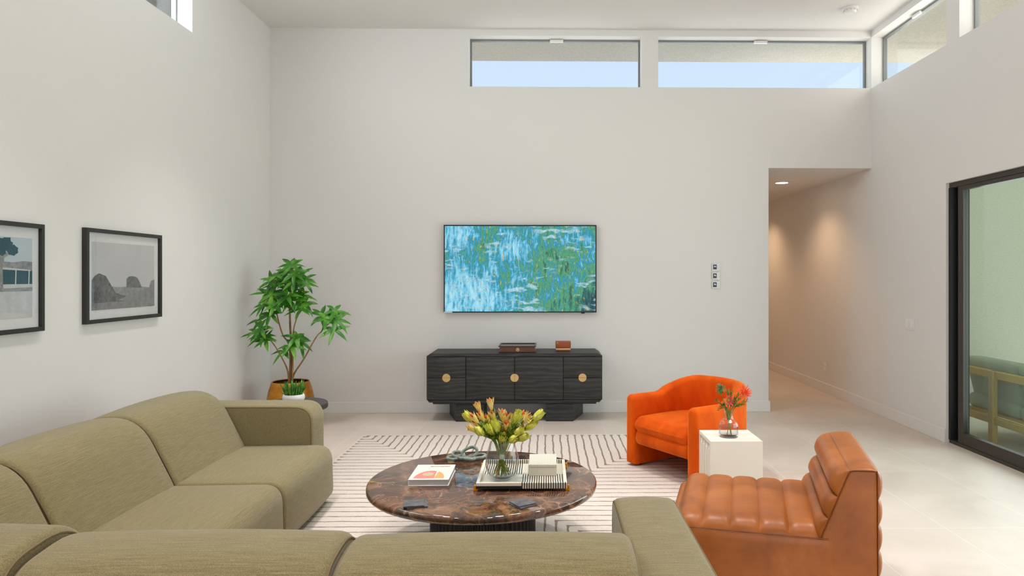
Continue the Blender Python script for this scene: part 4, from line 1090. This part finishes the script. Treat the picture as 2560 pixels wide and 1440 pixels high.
for (X, Y, dy) in ((400, 460, -.02), (340, 420, .01), (360, 510, -.01), (560, 380, .0), (620, 400, .02), (640, 450, -.02), (580, 470, -.03), (530, 330, .03), (480, 300, .02), (430, 500, -.03), (520, 440, -.02), (690, 420, .0), (480, 470, .03), (600, 340, .0)):
    p = Q5(X, Y, dy); base = Vector((p.x * .35, p.y * .3, .185)); bm = BM()
    pts = spline([base - Vector((0, 0, .08)) * 1.0 + Vector((-p.x * .3, 0, 0)), base, base.lerp(p, .6) + Vector((0, 0, .008)), p], 5); tube(bm, pts, .0015, 5)
    for k in range(6, len(pts)):
        for q in range(3):
            dv = (pts[-1] - base).normalized() + Vector((random.uniform(-1, 1), random.uniform(-1, 1), random.uniform(-.6, 1))) * .8
            leaf(bm, pts[k], dv, random.uniform(.022, .042), .0055, droop=.15, nseg=3)
    part('leaf_spray', bm, 'leaf_olive', fq, smooth=70)

# ------------------------------------------------------------------ cognac channel-tufted leather chair
lrot = math.atan2(-.27, .963)
lc = thing('leather_chair', 'armless cognac leather lounge chair with channel tufting', 'lounge chair', (.573, 3.145, 0), lrot)
LW = .75; SP = .123
# seat: five rolls along x, each a bulge; side skirt below the welt
bm = BM(); nx_, ny_ = 60, 26
def seat_top(x, y):
    u_ = (x % SP) / SP; b_ = (1 - (2 * u_ - 1) ** 4) * .016
    v_ = y / LW; e_ = min(v_, 1 - v_) * LW; rnd = 0 if e_ > .07 else .06 * (1 - sqrt(max(0, 1 - (1 - e_ / .07) ** 2)))
    fx_ = max(0, 1 - x / .07); rf_ = .05 * (1 - sqrt(max(0, 1 - fx_ ** 2)))
    return .402 + .036 + b_ - rnd - rf_ + .014 * sin(pi * v_)
grid = []
for i in range(nx_ + 1):
    x = i / nx_ * 5 * SP; row = []
    for j in range(ny_ + 1):
        t_ = j / ny_; y = LW * (.5 - .5 * cos(pi * t_)); row.append(bm.verts.new((x, y, seat_top(min(x, 5 * SP - .0001), y))))
    grid.append(row)
for i in range(nx_):
    for j in range(ny_): bm.faces.new((grid[i][j], grid[i + 1][j], grid[i + 1][j + 1], grid[i][j + 1]))
# close below
zlow = .385
ring = [grid[i][0] for i in range(nx_ + 1)] + [grid[nx_][j] for j in range(1, ny_ + 1)] + [grid[i][ny_] for i in range(nx_ - 1, -1, -1)] + [grid[0][j] for j in range(ny_ - 1, 0, -1)]
low = [bm.verts.new((v.co.x, v.co.y, zlow)) for v in ring]
for k in range(len(ring)):
    k2 = (k + 1) % len(ring); bm.faces.new((ring[k], ring[k2], low[k2], low[k]))
part('seat', bm, 'cognac_leather', lc, smooth=50)
bm = BM(); soft_box(bm, (.0, .0, .03), (5 * SP + .06, LW, .404), .012, 6, (.0, .006, 0)); part('base', bm, 'cognac_leather', lc, smooth=60)
bm = BM(); tube(bm, [(x * .05, -.001, .403) for x in range(0, 14)], .002, 6); tube(bm, [(.001, y * LW / 8, .403) for y in range(0, 9)], .002, 6); part('welt', bm, 'leather_thread', lc, smooth=70)
# front roll hanging over the seat front
bm = BM(); loft(bm, round_poly([(-.03, .12, .03), (-.035, .40, .05), (.04, .41, .03), (.04, .12, .02)], 6), .006, LW - .006, .05, 'y', .0, 8); part('front_roll', bm, 'cognac_leather', lc, smooth=60)
# backrest core with side panels
B0 = 5 * SP
core = round_poly([(B0 + .0, .03, .01), (B0 + .0, .40, .02), (B0 + .118, .70, .02), (B0 + .228, .705, .02), (B0 + .232, .03, .01)], 5)
bm = BM(); loft(bm, core, 0, LW, .012, 'y', .002); part('back_shell', bm, 'cognac_leather', lc, smooth=50)
bm = BM()
for a in (.002, LW - .002): tube(bm, [(p, a, z) for p, z in core if z > .05] , .002, 6)
part('welt', bm, 'leather_thread', lc, smooth=70)
def roll(p0, p1, off, side, flat=4):
    """padded roll: a skin over the strip p0-p1 of the back, swelling by off and dying out on the strip's border"""
    a, c = Vector(p0), Vector(p1); t_ = c - a; n_ = Vector((-t_.y, t_.x)).normalized() * side; bm = BM(); g = []
    KN, KM = 14, 28
    for k in range(KN + 1):
        f_ = .5 - .5 * cos(pi * k / KN); row = []
        for m in range(KM + 1):
            h_ = .5 - .5 * cos(pi * m / KM); e_ = min(h_, 1 - h_) * LW
            end = sqrt(max(0, 1 - (1 - min(1, e_ / .075)) ** 2.2))
            q = a + t_ * f_ + n_ * (off * max(0, 1 - abs(2 * f_ - 1) ** 2.6) ** .6 * end - .001)
            row.append(bm.verts.new((q.x, .001 + h_ * (LW - .002), q.y)))
        g.append(row)
    for k in range(KN):
        for m in range(KM): bm.faces.new((g[k][m], g[k + 1][m], g[k + 1][m + 1], g[k][m + 1]))
    return bm
fr = [(B0 + .0, .40), (B0 + .034, .49), (B0 + .072, .585), (B0 + .118, .70)]
for k in range(3): part('back_roll', roll(fr[k], fr[k + 1], .040 if k < 2 else .052, 1), 'cognac_leather', lc, smooth=60)
part('top_roll', roll((B0 + .118, .70), (B0 + .228, .705), .016, 1), 'cognac_leather', lc, smooth=60)
zz = [.06, .15, .255, .365, .475, .585, .70]
for k in range(6): part('back_roll', roll((B0 + .2322, zz[k]), (B0 + .2295, zz[k + 1]), .026, -1), 'cognac_leather', lc, smooth=60)
for (x, y) in ((.06, .06), (.06, LW - .06), (B0 + .18, .06), (B0 + .18, LW - .06)):
    bm = BM(); lathe(bm, [(0, RZ), (.02, RZ), (.022, .04), (0, .04)], 16, (x, y, 0)); part('foot', bm, 'dark_plastic', lc)

# ------------------------------------------------------------------ patio sofa beyond the glass
ps = thing('patio_sofa', 'outdoor sofa with a pale wooden frame beyond the sliding glass door', 'outdoor sofa', (4.45, 5.9, -.02))
bm = BM(); add_box(bm, (4.07, 4.7, .585), (4.12, 6.93, .655), .006, 1); part('back_rail', bm, 'teak', ps, True, 0)
bm = BM(); add_box(bm, (4.07, 4.7, .17), (4.12, 6.93, .235), .006, 1); add_box(bm, (4.8, 4.7, .17), (4.85, 6.93, .235), .006, 1); add_box(bm, (4.12, 6.86, .17), (4.8, 6.92, .235), .006, 1); add_box(bm, (4.12, 4.7, .17), (4.8, 4.76, .235), .006, 1); part('seat_frame', bm, 'teak', ps, True, 0)
for (x, y, h_) in ((4.055, 6.33, .655), (4.055, 5.0, .655), (4.84, 6.33, .235), (4.84, 5.0, .235)):
    bm = BM(); add_box(bm, (x, y, -.0199), (x + .05, y + .07, h_), .006, 1); part('leg', bm, 'teak', ps, True, 0)
bm = BM(); add_box(bm, (4.125, 4.76, .2355), (4.8, 6.86, .25)); part('slat_deck', bm, 'teak', ps, True, 0)
def tilt(x, y, z): return (x + (.74 - z) * .22, y, z)
for (ya, yb) in ((4.76, 5.44), (5.45, 6.13), (6.14, 6.88)):
    bm = BM(); soft_box(bm, (4.13, ya, .33), (4.30, yb, .74), .04, 5, (.02, 0, .0), tilt); part('back_cushion', bm, 'patio_fabric', ps, True, 70)
    bm = BM(); soft_box(bm, (4.16, ya, .25), (4.86, yb, .38), .04, 5, (0, 0, .015)); part('seat_cushion', bm, 'patio_fabric', ps, True, 70)

# ------------------------------------------------------------------ light
w = bpy.data.worlds.new('sky'); SC.world = w; w.use_nodes = True
t = w.node_tree; bg = t.nodes['Background']
tc = t.nodes.new('ShaderNodeTexCoord'); sx_ = t.nodes.new('ShaderNodeSeparateXYZ'); t.links.new(tc.outputs['Generated'], sx_.inputs[0])
rp = t.nodes.new('ShaderNodeValToRGB'); t.links.new(sx_.outputs[2], rp.inputs[0])
e = rp.color_ramp.elements; e[0].position = 0; e[0].color = (.80, .89, 1.0, 1); e[1].position = .8; e[1].color = (.5, .68, 1, 1)
t.links.new(rp.outputs[0], bg.inputs[0]); bg.inputs[1].default_value = .67

def area(name, loc, rot, sx, sy, power, col=(1, 1, 1)):
    l = bpy.data.lights.new(name, 'AREA'); l.shape = 'RECTANGLE'; l.size = sx; l.size_y = sy; l.energy = power; l.color = col
    o = bpy.data.objects.new(name, l); COL.objects.link(o); o.location = loc; o.rotation_euler = rot; return o
# area lamps added to strengthen daylight at the glass doors and high windows
def spread(o, deg): o.data.spread = R(deg)
spread(area('rear_fill', (.3, YF - .25, 1.35), (R(66), 0, 0), 5.4, 2.3, 30, (1, .965, 1)), 125)  # unseen fill lamp added behind the camera to brighten the room
spread(area('daylight_slider', (XR + .22, 4.35, 1.25), (0, R(90), 0), 2.1, 3.7, 50, (1, .91, .99)), 150)
area('daylight_left_window', (XL - .3, 4.4, 3.92), (0, R(-68), 0), .5, 3.4, 46, (.95, .98, 1))
area('daylight_right_window', (XR + .3, 5.4, 3.92), (0, R(90), 0), .5, 4.6, 14, (1, .97, .92))
area('daylight_back_window', (1.4, YB + .3, 3.92), (R(-90), 0, 0), 4.3, .5, 5, (.92, .97, 1))
# sun on the ground outside, reaching no room surface
sun = bpy.data.lights.new('sun', 'SUN'); sun.energy = 6; sun.angle = R(.6); sun.color = (1, .95, .87)
so = bpy.data.objects.new('sun', sun); COL.objects.link(so); so.rotation_euler = (0, R(25), R(12))
# ceiling lamps added out of view to brighten the floor and sofa tops
for lx in (-1.7, .3, 2.3):
    for ly in (-1.6, 1.0, 3.4, 5.7):
        if ly > 5 and lx > 1: continue
        rl = thing('ceiling_fill_light', 'added unseen ceiling light that brightens the living room floor', 'ceiling light', (lx, ly, ZC), 0, 'added fill lights in the living room ceiling')
        bm = BM(); lathe(bm, [(.078, -.001), (.095, -.001), (.095, -.006), (.078, -.008)], 32, close=True); part('trim_ring', bm, 'white_plastic', rl, smooth=40)
        bm = BM(); lathe(bm, [(0, -.002), (.0775, -.002), (.0775, -.005), (0, -.005)], 32); part('lens', bm, 'lamp_glow', rl, smooth=40)
        rd = bpy.data.lights.new('ceiling_fill_lamp', 'SPOT'); rd.energy = 165; rd.color = (1, .945, .935); rd.spot_size = R(84); rd.spot_blend = 1; rd.shadow_soft_size = .16
        ro = bpy.data.objects.new('ceiling_fill_lamp', rd); COL.objects.link(ro); ro.location = (lx, ly, ZC - .03)
# hallway lamp
l = bpy.data.lights.new('downlight_lamp', 'SPOT'); l.energy = 27; l.color = (1, .64, .37); l.spot_size = R(130); l.spot_blend = .8; l.shadow_soft_size = .07
o = bpy.data.objects.new('downlight_lamp', l); COL.objects.link(o); o.location = (3.05, 9.06, HZ - .02)
l2 = l.copy(); l2.energy = 34
o = bpy.data.objects.new('downlight_lamp', l2); COL.objects.link(o); o.location = (3.05, 11.3, HZ - .02)

# ------------------------------------------------------------------ camera
cam = bpy.data.cameras.new('camera'); co = bpy.data.objects.new('camera', cam); COL.objects.link(co)
cam.sensor_fit = 'HORIZONTAL'; cam.sensor_width = 36; cam.lens = 36 * 1760 / 2560
cam.shift_x = (1280 - 1393) / 2560; cam.shift_y = -(720 - 690) / 2560
co.location = (0, 0, 1.52); co.rotation_euler = (R(90), 0, -.0159)
SC.camera = co
SC.view_settings.view_transform = 'Standard'; SC.view_settings.look = 'None'
SC.view_settings.exposure = .72; SC.view_settings.gamma = 1; SC.view_settings.use_curve_mapping = False
